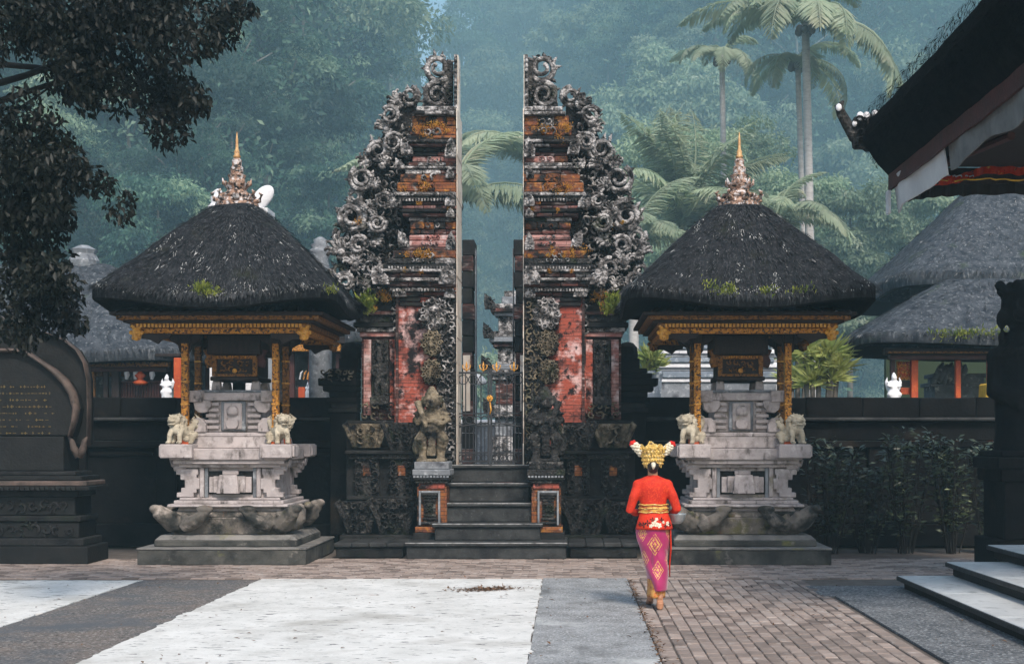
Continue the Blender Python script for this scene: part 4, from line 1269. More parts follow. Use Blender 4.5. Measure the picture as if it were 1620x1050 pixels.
def pillar(side, seed):
    rng = random.Random(seed)
    sg = 1 if side == 'left' else -1
    px = 549 if side == 'left' else 996
    Y = 21.5
    cx = wx(px, Y); q = lambda d: d * Y / F
    t = thing('wall_pillar', {'left': 'dark round topped pillar with stacked ledges between left shrine and gate', 'right': 'dark round topped pillar with stacked ledges behind the woman'}[side], 'pillar', (cx, Y + .3, 0))
    def B(n, mt, a, b, z0, z1, y=0, bev=.012):
        mb = MB(); x0, x1 = sorted((cx - sg * q(a), cx + sg * q(b)))
        mb.bx(x0, x1, Y + y, Y + .48, z0, z1); return mb.build(n, mt, t, bevel=bev)
    zz = lambda py: wz(py, Y)
    B('shaft', 'wall_stone', 28, 14, .2, zz(652), .06)
    rows = [(652, 645, 30, .02), (645, 637, 26, .05), (637, 628, 33, 0), (628, 619, 29, .04), (619, 610, 38, -.03), (610, 598, 45, -.06), (598, 590, 36, 0), (590, 582, 28, .04)]
    for (b, a, w, y) in rows:
        B('ledge', 'dark_stone' if b > 640 else 'wall_stone', w, 15, zz(b) + .001, zz(a) - .001, y)
    mb = MB(); mb.lathe([(.10, zz(582)), (.13, zz(578)), (.15, zz(570)), (.165, zz(560)), (.15, zz(548)), (.09, zz(541)), (.02, zz(539))], (cx + sg * .02, Y + .25, 0), 16)
    mb.bx(cx - .14, cx + .16, Y + .1, Y + .42, zz(582), zz(566))
    mb.build('round_top', 'wall_stone', t, smooth=False)
    if side == 'left':
        mb = MB(); relief(mb, cx - q(40), cx + q(12), zz(604), zz(584), Y - .08, .1, rng, .05); mb.build('leaf_carving', 'carved_warm', t)
    return t
pillar('left', 1); pillar('right', 2)

# ---------------------------------------------------------------- what shows through the opening
t = thing('inner_gate', 'dark narrow inner gateway of stacked stone seen through the split gate', 'gateway', (wx(776, 24.4), 24.6, 0))
Y = 24.4
for (p0, p1, inner) in ((731, 748.5, 1), (814, 832, -1)):
    x0, x1 = wx(p0, Y), wx(p1, Y)
    for k in range(14):
        a = 735 - k * 25.5; b = a - 24.8
        j = (0, .02, -.02, .01)[k % 4]
        mb = MB(); mb.bx(x0 - (j if inner < 0 else 0), x1 + (j if inner > 0 else 0), Y + abs(j), Y + .7, wz(a, Y) if k else 0, wz(b, Y))
        mb.build('stone_block', 'dark_stone' if k % 3 else 'dark_brick', t, bevel=.012)
    xe = x1 + .035 if inner > 0 else x0 - .03
    mb = MB(); mb.bx(xe - .006, xe + .006, Y + .05, Y + .4, .9, wz(392, Y)); mb.build('pale_edge', 'grey_stone', t)
for (p0, p1) in ((733, 744), (823, 830)):
    mb = MB(); mb.bx(wx(p0, Y), wx(p1, Y), Y - .05, Y - .006, wz(650, Y), wz(562, Y)); mb.build('plaster_panel', 'plaster', t)
t = thing('stone_tower', 'dark tiered stone shrine tower with ragged corners seen through the gap', 'shrine tower', (wx(800, 29), 29.5, 0))
Y = 29.0; rng = random.Random(5)
rows = [(735, 690, 28), (690, 660, 24), (660, 652, 33), (652, 640, 29), (640, 600, 23), (600, 592, 30), (592, 584, 36), (584, 575, 31), (575, 548, 20), (548, 540, 27), (540, 532, 33), (532, 522, 27), (522, 498, 19), (498, 492, 25), (492, 486, 31), (486, 478, 25), (478, 466, 14), (466, 456, 10)]
for i, (b, a, w) in enumerate(rows):
    mb = MB(); cx = wx(806, Y); hw = w * Y / F
    mb.bx(cx - hw, cx + hw, Y + .6 - hw, Y + .6 + hw, wz(b, Y) + .001 if i else 0, wz(a, Y) - .001)
    mb.build('tier', 'dark_brick' if i % 5 == 4 else 'grey_stone' if i % 3 == 1 else 'carved', t, bevel=.015)  # lighter stone in some tiers stands in for haze over the tower
for (py, w) in ((652, 33), (584, 36), (532, 33), (486, 31)):
    for s_ in (-1, 1):
        mb = MB(); antefix(mb, wx(806 + s_ * w, Y), wz(py + 2, Y), Y + .1, .22, .34, s_, rng)
        mb.build('corner_leaf', 'carved_dark', t)
t = thing('courtyard_wall', 'pale stone wall low behind the iron gate bars', 'wall', (wx(760, 32), 32.4, 0))
mb = MB(); mb.bx(wx(700, 32), wx(792, 32), 32, 32.4, 0, wz(672, 32)); mb.build('wall_body', 'grey_stone', t, bevel=.02)
mb = MB(); mb.bx(wx(698, 32), wx(794, 32), 31.92, 32.5, wz(672, 32) + .001, wz(664, 32)); mb.build('coping', 'white_stone', t, bevel=.02)
t = thing('stone_stairs', 'pink stained inner steps beyond the right leaf of the iron gate', 'stairs', (wx(800, 26.5), 26.5, 0))
for k in range(4):
    mb = MB(); mb.bx(wx(782, 26), wx(822, 26), 26 + k * .3, 27.4, .3 * k, .3 * k + .298); mb.build('step', 'pink_brick', t, bevel=.015)
# stone guardian on the inner court and a white cloth pole
t = thing('parasol', 'white ceremonial parasol pole standing behind the iron gate', 'parasol', (wx(748, 27), 27, 0))
mb = MB(); mb.tube([(wx(748, 27), 27, 0), (wx(748, 27), 27, wz(606, 27))], .022, 8); mb.build('pole', 'white_stone', t)
mb = MB(); mb.lathe([(.26, -.1), (.27, -.02), (.18, .08), (.02, .14)], (wx(748, 27), 27, wz(600, 27)), 16); mb.build('canopy', 'white_cloth', t, smooth=True)

# ---------------------------------------------------------------- the two thatched shrines
def lion_mb(flip=1):
    """a seated winged lion about 0.4 m high, looking towards -Y and outwards"""
    mb = MB()
    f = flip
    mb.ell((f * -.05, .08, .09), (.085, .10, .09), 12, 8)                    # rump
    mb.tube([(f * -.05, .09, .11), (f * .0, .02, .18), (f * .04, -.04, .24)], [(.085, .085), (.09, .09), (.08, .08)], 10)
    mb.ell((f * .05, -.06, .20), (.085, .065, .08), 10, 8)                   # chest
    mb.ell((f * .075, -.065, .32), (.075, .07, .07), 12, 8)                  # head
    mb.ell((f * .105, -.135, .315), (.052, .035, .024), 10, 6)               # upper muzzle
    mb.ell((f * .10, -.125, .268), (.045, .032, .016), 8, 6)                 # lower jaw, mouth open
    mb.ell((f * .118, -.165, .33), (.02, .014, .014), 7, 5)
    for s in (-1, 1):
        mb.ell((f * .095 + s * .036, -.125, .352), (.021, .018, .02), 7, 5)      # bulging eyes
        mb.tube([(f * .07 + s * .055, -.07, .37), (f * .065 + s * .085, -.06, .405)], [.02, .006], 6)   # ears
        mb.tube([(f * .05 + s * .055, -.07, .2), (f * .07 + s * .065, -.11, .11), (f * .07 + s * .065, -.10, .02)], [.042, .032, .03], 8)   # forelegs
        mb.ell((f * .078 + s * .066, -.13, .02), (.036, .045, .022), 8, 5)
        mb.tube([(f * -.05 + s * .075, .08, .12), (f * -.01 + s * .115, .0, .11), (s * .115, .01, .03)], [.062, .05, .03], 8)     # hind legs
        mb.ell((s * .118, -.04, .02), (.034, .05, .022), 8, 5)
        for k in range(4):                                                   # wing feathers
            mb.tube([(s * .06, .03, .2), (s * (.12 + .016 * k), .07 + .03 * k, .22 + .045 * k), (s * (.13 - .01 * k), .12 + .02 * k, .23 + .065 * k)], [(.03, .018), (.034, .014), (.006, .006)], 6)
    for row, (rr, n, zc, yy, sz) in enumerate(((.088, 12, .315, -.035, .028), (.105, 12, .295, .0, .030), (.09, 9, .25, .035, .03))):
        for k in range(n):                                                   # curled mane
            a = k * 2 * PI / n + row * .3
            mb.ell((f * .06 + rr * math.cos(a), yy + .012 * math.sin(a * 2), zc + rr * .85 * math.sin(a)), (sz, sz, sz), 7, 5)
    for k in range(5):
        mb.tube([(f * (.05 - .02 * k), -.02 + .03 * k, .38 - .03 * k), (f * (.03 - .03 * k), .0 + .04 * k, .43 - .04 * k)], [.024, .006], 6)
    mb.tube([(f * -.1, .15, .06), (f * -.15, .17, .15), (f * -.14, .15, .25), (f * -.09, .14, .32), (f * -.12, .12, .38)], [.022, .026, .036, .04, .008], 7)
    return mb

def shrine(label, cx, cy, ahalf, seed, casket_label):
    rng = random.Random(seed)
    t = thing('thatched_shrine', label, 'shrine', (cx, cy, 0))
    def B(n, mt, x0, x1, y0, y1, z0, z1, tp=0, bev=.012, par=None, ty=None, tx=None):
        mb = MB(); mb.bx(cx + x0, cx + x1, cy + y0, cy + y1, z0, z1, tp, tx=tx, ty=ty); return mb.build(n, mt, par or t, bevel=bev)
    # stepped base
    B('base_step', 'plinth_stone', -1.13, 1.13, -1.12, 1.12, 0, .2, bev=.012)
    B('base_slab', 'plinth_top', -1.14, 1.14, -1.13, 1.13, .202, .232, bev=.01)
    B('base_step', 'plinth_stone', -.97, .97, -.90, .90, .233, .315)
    B('base_slab', 'plinth_top', -.97, .97, -.9, .9, .317, .385, .07, bev=.01)
    # drum with cloud-shaped corner stones
    B('drum', 'moss_stone', -.76, .76, -.72, .72, .386, .62, -.06); B('drum_ledge', 'moss_stone', -.80, .80, -.76, .76, .622, .70, .04)
    B('drum_ledge', 'pale_stone', -.72, .72, -.70, .70, .702, .76, .03)
    for sx in (-1, 1):
        for sy in (-1, 1):
            mb = MB()
            bx_, by = sx * .80, sy * .78
            # a bowl-like block flaring outwards with rolled upper lips
            mb.tube([(cx + bx_ * .72, cy + by * .72, .47), (cx + bx_ * .95, cy + by * .95, .55), (cx + bx_ * 1.16, cy + by * 1.16, .72)], [(.18, .13), (.16, .14), (.08, .10)], 10, up=(0, 0, 1))
            mb.tube([(cx + bx_ * 1.0, cy + by * .8, .5), (cx + bx_ * 1.14, cy + by * .62, .60), (cx + bx_ * 1.19, cy + by * .5, .72)], [(.12, .10), (.125, .10), (.05, .05)], 9, up=(0, 0, 1))
            mb.tube([(cx + bx_ * .72, cy + by * 1.0, .5), (cx + bx_ * .52, cy + by * 1.12, .58), (cx + bx_ * .32, cy + by * 1.12, .70)], [(.12, .10), (.13, .10), (.06, .05)], 9, up=(0, 0, 1))
            mb.ell((cx + bx_ * 1.2, cy + by * 1.14, .745), (.08, .08, .06), 10, 7)
            for q in range(4): mb.ell((cx + bx_ * (.55 + .17 * q), cy + by * (1.02 + .03 * q), .60 + .035 * q), (.05, .05, .045), 8, 6)
            mb.ell((cx + bx_ * .36, cy + by * 1.12, .735), (.13, .07, .06), 10, 7); mb.ell((cx + bx_ * 1.12, cy + by * .4, .735), (.07, .13, .06), 10, 7)
            remeshed(mb, 'corner_stone', 'moss_stone', t, .018, 1)
    # waist of the pedestal
    B('waist', 'pale_stone', -.60, .60, -.58, .58, .762, 1.40, bev=.008)
    for z0, z1, h in ((.762, .80, .82), (.802, .85, .75), (.852, .885, .69), (1.30, 1.345, .70), (1.347, 1.40, .76)):
        B('waist_moulding', 'pale_stone', -h, h, -h + .02, h - .02, z0, z1, bev=.008)
    for fy, s in ((-.58, -1),):
        y0 = fy
        B('front_frame', 'pale_stone', -.42, -.36, y0 - .07, y0 + .02, .886, 1.30); B('front_frame', 'pale_stone', .36, .42, y0 - .07, y0 + .02, .886, 1.30)
        B('front_frame', 'grey_stone', -.355, -.31, y0 - .045, y0 + .02, .886, 1.295, bev=.004); B('front_frame', 'grey_stone', .31, .355, y0 - .045, y0 + .02, .886, 1.295, bev=.004)
        B('front_recess', 'dark_stone', -.308, .308, y0 - .012, y0 + .01, .93, 1.25, bev=0)
        B('front_panel', 'pale_stone', -.29, .29, y0 - .06, y0 + .0, .955, 1.17, bev=.006)
        B('front_boss', 'pale_stone', -.215, .215, y0 - .12, y0 - .061, .955, 1.18, bev=.006); B('front_boss', 'pale_stone', -.15, .15, y0 - .22, y0 - .121, .945, 1.20, .03, bev=.008)
        B('front_panel', 'pale_stone', -.11, .11, y0 - .05, y0 + .0, 1.201, 1.262, bev=.006)
    # stair-shaped ears at the corners
    for sx in (-1, 1):
        for (y0, y1) in ((-.66, -.50), (.50, .66)):
            mb = MB()
            poly = [(.44, 1.28), (.74, 1.28), (.74, 1.20), (.68, 1.20), (.68, 1.13), (.62, 1.13), (.62, 1.02), (.67, 1.02), (.67, .955), (.73, .955), (.73, .89), (.50, .89), (.50, .95), (.46, .95), (.46, 1.0), (.42, 1.0), (.42, 1.15), (.46, 1.15), (.46, 1.2), (.44, 1.2)]
            mb.prism([(cx + sx * x, z) for x, z in poly], cy + y0, cy + y1)
            mb.build('corner_ear', 'pale_stone', t, bevel=.008)
            mb = MB()
            for (a, b, z) in ((.60, .80, 1.36), (.60, .76, 1.30)):
                mb.tube([(cx + sx * a, cy + (y0 + y1) / 2, z), (cx + sx * b, cy + (y0 + y1) / 2, z - .015), (cx + sx * (b + .02), cy + (y0 + y1) / 2, z + .05)], [(.05, .1), (.045, .1), (.02, .09)], 8)
            mb.build('corner_scroll', 'pale_stone', t)
    # table slab: four corner blocks with a set-back middle
    B('table', 'pale_stone', -.80, .80, -.78, .78, 1.402, 1.56)
    for sx in (-1, 1):
        for sy in (-1, 1):
            x0, x1 = sorted((sx * .46, sx * .895)); y0, y1 = sorted((sy * .46, sy * .90))
            B('table_corner', 'pale_stone', x0, x1, y0, y1, 1.43, 1.62)
            x0, x1 = sorted((sx * .894, sx * .92)); B('table_corner', 'pale_stone', x0, x1, y0 + .05, y1 - .05, 1.45, 1.60, bev=.006)
    # upper body and throne
    B('throne_foot', 'pale_stone', -.62, .62, -.58, .60, 1.561, 1.72, .02); B('throne_foot', 'pale_stone', -.56, .56, -.54, .56, 1.721, 1.78)
    B('throne_body', 'pale_stone', -.36, .36, -.42, .46, 1.781, 2.22)
    for k in range(5):
        z = 1.83 + k * .08
        w = (.44, .40, .38, .40, .45)[k]
        for sx in (-1, 1):
            x0, x1 = sorted((sx * .20, sx * w)); B('throne_rib', 'pale_stone', x0, x1, -.47, -.42, z, z + .045, bev=.005)
    B('throne_panel', 'grey_stone', -.17, .17, -.465, -.42, 1.80, 2.21); B('throne_panel', 'pale_stone', -.125, .125, -.50, -.466, 1.82, 2.19)
    mb = MB(); mb.prism([(cx + x, z) for x, z in ((-.085, 1.95), (-.085, 1.87), (-.05, 1.83), (.05, 1.83), (.085, 1.87), (.085, 1.95))], cy - .56, cy - .501); mb.build('throne_boss', 'pale_stone', t, bevel=.008)
    mb = MB(); mb.lathe([(.075, -.06), (.085, -.02), (.08, .03), (.045, .07)], (cx, cy - .505, 2.08), 10, sy=.5); mb.build('throne_boss', 'pale_stone', t, smooth=True)
    for sx in (-1, 1):                      # foot and head scroll blocks
        mb = MB(); mb.prism([(cx + sx * x, z) for x, z in ((.36, 1.781), (.60, 1.781), (.60, 1.92), (.54, 1.98), (.42, 1.98), (.36, 1.90))], cy - .56, cy - .38); mb.build('throne_scroll', 'pale_stone', t, bevel=.01)
        mb = MB(); mb.prism([(cx + sx * x, z) for x, z in ((.30, 2.22), (.30, 2.14), (.36, 2.06), (.46, 2.05), (.52, 2.10), (.54, 2.20), (.60, 2.22))], cy - .52, cy - .36); mb.build('throne_scroll', 'pale_stone', t, bevel=.01)
        x0, x1 = sorted((sx * .40, sx * .60)); B('throne_block', 'pale_stone', x0, x1, -.56, -.36, 2.20, 2.36)
    B('throne_seat', 'pale_stone', -.54, .54, -.50, .56, 2.222, 2.33, bev=.01); B('throne_seat', 'grey_stone', -.50, .50, -.46, .52, 2.331, 2.37)
    for sx in (-1, 1):
        x0, x1 = sorted((sx * .21, sx * .34)); B('casket_foot', 'pale_stone', x0, x1, -.34, -.2, 2.371, 2.50, .015); B('casket_foot', 'pale_stone', x0, x1, .24, .38, 2.371, 2.50, .015)
    # the gilded casket
    B('casket_base', 'dark_wood', -.34, .34, -.40, .42, 2.501, 2.56)
    cs = B('casket', 'dark_wood', -.30, .30, -.36, .40, 2.561, 2.86)
    B('casket_frame', 'gold_dull', -.315, -.25, -.395, -.361, 2.562, 2.85, par=cs, bev=.004); B('casket_frame', 'gold_dull', .25, .315, -.395, -.361, 2.562, 2.85, par=cs, bev=.004)
    B('casket_frame', 'gold_dull', -.249, .249, -.39, -.361, 2.80, 2.85, par=cs, bev=.004); B('casket_frame', 'gold_dull', -.249, .249, -.39, -.361, 2.562, 2.595, par=cs, bev=.004)
    mb = MB(); relief(mb, cx - .20, cx + .20, 2.61, 2.79, cy - .362, .095, rng, .012); tag(mb.build('casket_carving', 'gold_dull', cs), kind='stuff')
    mb = MB(); mb.ell((cx, cy - .385, 2.64), (.035, .02, .035), 10, 6); mb.build('casket_boss', 'gold_bright', cs, smooth=True)
    mb = MB()
    for k in range(14): mb.bx(cx - .24 + k * .035, cx - .217 + k * .035, cy - .41, cy - .391, 2.815, 2.845)
    mb.build('casket_dentils', 'gold', cs)
    for sx in (-1, 1):
        mb = MB(); mb.prism([(cx + sx * x, z) for x, z in ((.30, 2.86), (.30, 2.70), (.40, 2.68), (.43, 2.78), (.40, 2.84), (.45, 2.93), (.36, 2.95))], cy - .36, cy - .26); mb.build('casket_wing', 'gold_dull' if sx < 0 else 'maroon', t, bevel=.01)
    B('casket_roof', 'dark_wood', -.38, .38, -.44, .46, 2.861, 3.14, bev=.02)
    # posts
    for sx in (-1, 1):
        for (y, mt) in ((-.62, 'gold'), (.06, 'gold_dull')):
            x = sx * .623
            p = B('post', mt, x - .045, x + .045, y - .045, y + .045, 1.58, 3.02, bev=.008)
            B('post_foot', 'red_paint', x - .065, x + .065, y - .065, y + .065, 1.60, 1.70, par=p); B('post_head', 'dark_wood', x - .07, x + .07, y - .07, y + .07, 3.0, 3.15, par=p)
            for q in range(4):
                mb = MB(); mb.bx(cx + x - .05, cx + x + .05, cy + y - .05, cy + y + .05, 1.85 + q * .31, 1.87 + q * .31)
                mb.build('post_ring', 'gold_bright', p)
            for s2 in (-1, 1):
                mb = MB(); mb.prism([(cx + x + s2 * a, z) for a, z in ((.05, 2.86), (.08, 2.9), (.09, 2.98), (.2, 3.04), (.24, 3.12), (.05, 3.12))], cy + y - .025, cy + y + .025)
                mb.build('post_bracket', 'dark_wood', p, bevel=.006)
    # carved beams round the eave
    bh = 1.14
    for (n, mt, h0, z0, z1) in (('beam', 'gold', bh, 3.10, 3.17), ('beam', 'gold_dull', bh + .06, 3.172, 3.235), ('beam', 'dark_wood', bh + .13, 3.237, 3.27), ('beam', 'gold_dull', bh + .2, 3.272, 3.325), ('beam', 'dark_wood', bh + .27, 3.327, 3.37)):
        w = .09
        B(n, mt, -h0, h0, -h0, -h0 + w, z0, z1, bev=.004); B(n, mt, -h0, h0, h0 - w, h0, z0, z1, bev=.004)
        B(n, mt, -h0, -h0 + w, -h0 + w + .002, h0 - w - .002, z0, z1, bev=.004); B(n, mt, h0 - w, h0, -h0 + w + .002, h0 - w - .002, z0, z1, bev=.004)
    mb = MB()
    for k in range(44):
        x = -bh + .03 + k * (2 * bh - .06) / 44
        mb.bx(cx + x, cx + x + .03, cy - bh - .085, cy - bh - .062, 3.18, 3.228)
    mb.build('beam_dentils', 'gold_bright', t)
    B('ceiling', 'dark_wood', -1.2, 1.2, -1.2, 1.2, 3.372, 3.40)
    for sx in (-1, 1):
        for sy in (-1, 1):
            mb = MB()
            x, y = cx + sx * (bh - .02), cy + sy * (bh - .0)
            mb.ell((x, y - .02, 3.10), (.07, .07, .10), 10, 7); mb.ell((x, y - .07, 3.05), (.04, .04, .05), 8, 6)
            for k in range(6):
                a = k * PI / 3
                mb.ell((x + .07 * math.cos(a), y - .04, 3.11 + .08 * math.sin(a)), (.03, .03, .03), 7, 5)
            mb.tube([(x, y, 3.14), (x + sx * .06, y - .04, 3.2), (x + sx * .03, y - .03, 3.26)], [.04, .03, .012], 6)
            mb.build('corner_mask', 'gold_bright' if sy < 0 else 'gold_dull', t, smooth=True)
            mb = MB()
            mb.prism([(x - sx * a, z) for a, z in ((.06, 3.10), (.06, 3.03), (.16, 3.02), (.28, 2.96), (.34, 3.02), (.44, 3.04), (.46, 3.10))], y - .02, y + .02)
            mb.build('corner_bracket', 'dark_wood', t, bevel=.005)
    # rafters under the eave
    mb_n = 15
    for k in range(mb_n):
        x = -1.3 + k * 2.6 / (mb_n - 1)
        mb = MB(); mb.tube([(cx + x, cy - ahalf + .12, 3.36), (cx + x * .9, cy - 1.0, 3.46)], .018, 5); mb.build('rafter', 'dark_wood', t)
    # roof
    ro = thatch_roof(t, cx, cy - .25, 3.56, 5.0, ahalf, ahalf, .25, .25, .2, .13, 10, seed, 8500)
    sp = [((cx + rng.gauss(0 if seed == 1 else rng.choice((-.45, -.3, .15, .5)), .10), cy - .25 - ahalf, 3.57 + rng.uniform(-.03, .10)), 1.0) for _ in range(13)]
    sp += [((cx + ahalf - .05, cy - .25 - ahalf + rng.uniform(.0, .3), 3.62), 1.0) for _ in range(3 if seed == 1 else 0)]
    tuft(t, 'moss', 'moss', sp, 26, .06, seed + 3, (.06, .03, .03))
    # pale lichen flecks, thickest along the eave and in a few streaks
    rs = np.random.RandomState(seed + 40)
    P, D = [], []
    streaks = [(rs.uniform(-1, 1), rs.uniform(.02, .7)) for _ in range(16)]
    for q in range(430):
        if q < 230: u, f = rs.uniform(-1, 1), abs(rs.normal(0, .035))
        else:
            su, sf = streaks[q % 16]; u, f = su + rs.normal(0, .018), sf + rs.uniform(-.06, .06)
        f = min(max(f, -.01), .9)
        h_ = ahalf + (.25 - ahalf) * f
        zz = 3.56 + 1.44 * (f + .04 * math.sin(PI * f) * 1.2) + .13 * (abs(u) ** 6) * (1 - f) ** 3
        P.append([u * h_ * .95, -.25 - h_ * .995 - .012, zz + .012]); D.append([rs.normal(0, .2), -.7, -.75 + rs.normal(0, .2)])
    P, D = np.array(P), np.array(D); m_ = len(P)
    me = leaf_mesh('lichen_flecks', P, D, np.tile([0, -.7, .7], (m_, 1)), rs.uniform(.015, .055, m_), rs.uniform(.004, .011, m_), 'lichen_grey', .1)
    tag(link_mesh('lichen_flecks', me, ro), kind='stuff')
    # finial: stacked lotus and a spire
    fz = 4.93
    fn = MB(); fn.lathe([(.30, 0), (.30, .05), (.25, .07), (.22, .12), (.25, .15), (.25, .18), (.17, .19), (.13, .24), (.17, .30), (.18, .33), (.12, .34), (.11, .40), (.13, .45), (.085, .47), (.09, .56), (.065, .58), (.07, .66), (.05, .68), (.03, .70)], (cx, cy - .25, fz), 14)
    fo = fn.build('finial', 'finial', t, smooth=False)
    ky, cy = cy, cy - .25
    for k in range(8):
        a = k * PI / 4 + .2
        mb = MB(); c, s_ = math.cos(a), math.sin(a)
        mb.tube([(cx + .22 * c, cy + .22 * s_, fz + .08), (cx + .31 * c, cy + .31 * s_, fz + .11), (cx + .34 * c, cy + .34 * s_, fz + .19), (cx + .30 * c, cy + .30 * s_, fz + .22)], [(.05, .04), (.05, .035), (.03, .025), (.01, .01)], 7, up=(0, 0, 1))
        mb.build('lotus_petal', 'finial', fo, smooth=True)
    for k in range(7):
        a = k * 2 * PI / 7
        mb = MB(); c, s_ = math.cos(a), math.sin(a)
        mb.tube([(cx + .13 * c, cy + .13 * s_, fz + .30), (cx + .19 * c, cy + .19 * s_, fz + .33), (cx + .20 * c, cy + .20 * s_, fz + .40)], [(.04, .03), (.035, .025), (.008, .008)], 6, up=(0, 0, 1))
        mb.build('lotus_petal', 'finial', fo, smooth=True)
    mb = MB(); mb.lathe([(.045, .69), (.055, .72), (.035, .74), (.04, .78), (.022, .82), (.018, .95), (.004, 1.06)], (cx, cy, fz), 10); mb.build('spire', 'finial_gold', fo, smooth=True)
    return t
LX, LY = -4.655, 19.5
RX, RY = 2.39, 19.5
shrine('thatched stone shrine left of the split gate with a large white disc behind its spire', LX, LY + .25, 1.60, 1, '')
shrine('thatched stone shrine on the right behind the woman, mossy along its eave', RX, RY + .25, 1.645, 2, '')
# lions on the table corners
l_in = remeshed(lion_mb(1), 'winged_lion', 'lion_stone', None, .007, 1, origin=(0, 0, 0))
tag(l_in, 'x', 'stone lion', 'winged stone lions on the shrine tables')
l_out = remeshed(lion_mb(-1), 'winged_lion', 'lion_stone', None, .007, 1, origin=(0, 0, 0))
tag(l_out, 'x', 'stone lion', 'winged stone lions on the shrine tables')
for i, (o, x, lb) in enumerate(((l_out, LX - .64, 'yellowish winged stone lion at left corner of the left shrine table'), (l_in, LX + .68, 'yellowish winged stone lion at right corner of the left shrine table'),
                                (l_out, RX - .70, 'grey winged stone lion at left corner of the right shrine table'), (l_in, RX + .65, 'grey winged stone lion at right corner of the right shrine table'))):
    if i > 1: o = o.copy(); COL.objects.link(o)
    o.location = (x, LY + .25 - .70, 1.622); o['label'] = lb
    o.scale = (1.08, 1.08, 1.0)
# the white disc and the pale carving that stand behind the left spire
Yd = 24.0
t = thing('ridge_ornament', 'big white oval disc ornament rising behind the left shrine spire', 'ornament', W(415, 330, Yd))
mb = MB(); c = W(416, 312, Yd)
mb.ell(c, (.15, .06, .24), 20, 12, (0, R(40), 0))
mb.build('disc', 'white_stone', t, smooth=True)
mb = MB(); mb.tube([W(404, 332, Yd), W(409, 322, Yd)], .04, 7)
mb.bx(c.x - .5, c.x + .1, Yd - .1, Yd + .5, 0, wz(330, Yd)); mb.build('stem', 'white_stone', t)
t = thing('ridge_ornament', 'pale stepped stone carving peeking out left of the left shrine spire', 'ornament', W(345, 330, Yd))
mb = MB(); cx = wx(345, Yd)
mb.lathe([(.2, wz(338, Yd)), (.17, wz(326, Yd)), (.12, wz(322, Yd)), (.13, wz(312, Yd)), (.07, wz(309, Yd)), (.07, wz(302, Yd)), (.02, wz(299, Yd))], (cx, Yd, 0), 12)
mb.bx(cx - .12, cx + .5, Yd - .1, Yd + .5, 0, wz(336, Yd)); mb.build('carving', 'white_stone', t)

# ---------------------------------------------------------------- guardian statues by the stairs
def guardian(side, seed):
    sx = -1 if side == 'left' else 1
    cx = wx(683, 20.4) if side == 'left' else wx(863, 20.4)
    Y = 20.42; z0 = 1.362
    mb = MB()
    E = lambda dx, dy, dz, r, rot=None: mb.ell((cx + dx, Y + dy, z0 + dz), r, 12, 8, rot)
    T = lambda pts, rad, n=9, up=(0, 1, 0): mb.tube([(cx + a, Y + b, z0 + c) for a, b, c in pts], rad, n, up=up)
    mb.bx(cx - .21, cx + .21, Y - .18, Y + .2, z0 - .02, z0 + .04)
    for s in (-1, 1):                      # squat bent legs
        T([(s * .08, .03, .44), (s * .17, -.05, .31), (s * .13, .0, .17), (s * .13, -.01, .06)], [.10, .095, .075, .06])
        E(s * .14, -.07, .055, (.06, .11, .035))
    T([(0, .02, .36), (0, .0, .5), (0, -.01, .62), (0, .02, .74)], [(.14, .12), (.175, .15), (.165, .13), (.15, .10)], 12)
    E(0, -.08, .47, (.13, .10, .12))       # belly
    T([(0, -.10, .42), (.01, -.13, .28), (0, -.10, .08)], [(.07, .03), (.06, .03), (.075, .02)])      # hanging loincloth
    E(0, -.04, .87, (.125, .12, .12)); E(0, -.14, .83, (.075, .06, .05)); E(0, -.17, .875, (.03, .03, .03))     # head, jaw, nose
    for s in (-1, 1):
        E(s * .05, -.145, .905, (.03, .025, .028)); E(s * .135, .0, .88, (.03, .035, .06)); E(s * .06, -.16, .815, (.018, .018, .028))
        E(s * .15, .0, .72, (.075, .075, .065))
    # the arms: one across the chest with a club, one at the hip
    T([(-sx * .16, 0, .72), (-sx * .25, -.05, .60), (-sx * .15, -.15, .55), (sx * .02, -.17, .60)], [.055, .052, .045, .04])
    T([(sx * .16, 0, .72), (sx * .24, -.02, .58), (sx * .20, -.13, .56), (sx * .12, -.18, .64)], [.055, .052, .045, .04])
    T([(sx * .06, -.19, .50), (sx * .11, -.19, .62), (sx * .20, -.14, .88)], [.03, .035, .055])
    for k in range(4): E(sx * (.03 + .012 * k), -.19 - .004 * k, .575 + .022 * k, (.028, .02, .012)); 
    # crown and hair curls
    for (z, r) in ((.94, .125), (.99, .11), (1.03, .08), (1.07, .05)): E(0, 0, z, (r, r, .035))
    for k in range(11):
        a = k * 2 * PI / 11
        E(.14 * math.cos(a), .03 + .10 * math.sin(a), .90 + .04 * math.sin(a * 3), (.03, .03, .035))
        E(.12 * math.cos(a), .02 + .10 * math.sin(a), .73, (.028, .028, .025))
    for s in (-1, 1):
        for z in (.63, .70): E(s * .215, -.02, z, (.068, .068, .02))
        T([(s * .10, .08, .95), (s * .16, .10, .8), (s * .17, .10, .6), (s * .13, .12, .4)], [.04, .045, .04, .03])
    E(sx * .2, .08, .2, (.10, .09, .14))
    o = remeshed(mb, 'guardian_statue', 'carved_warm' if side == 'left' else 'carved_dark', None, .014, 1, origin=(cx, Y, z0))
    tag(o, {'left': 'mossy brown guardian statue with crossed arm left of the stairs', 'right': 'dark grey guardian statue with club right of the stairs'}[side], 'statue')
guardian('left', 1); guardian('right', 2)

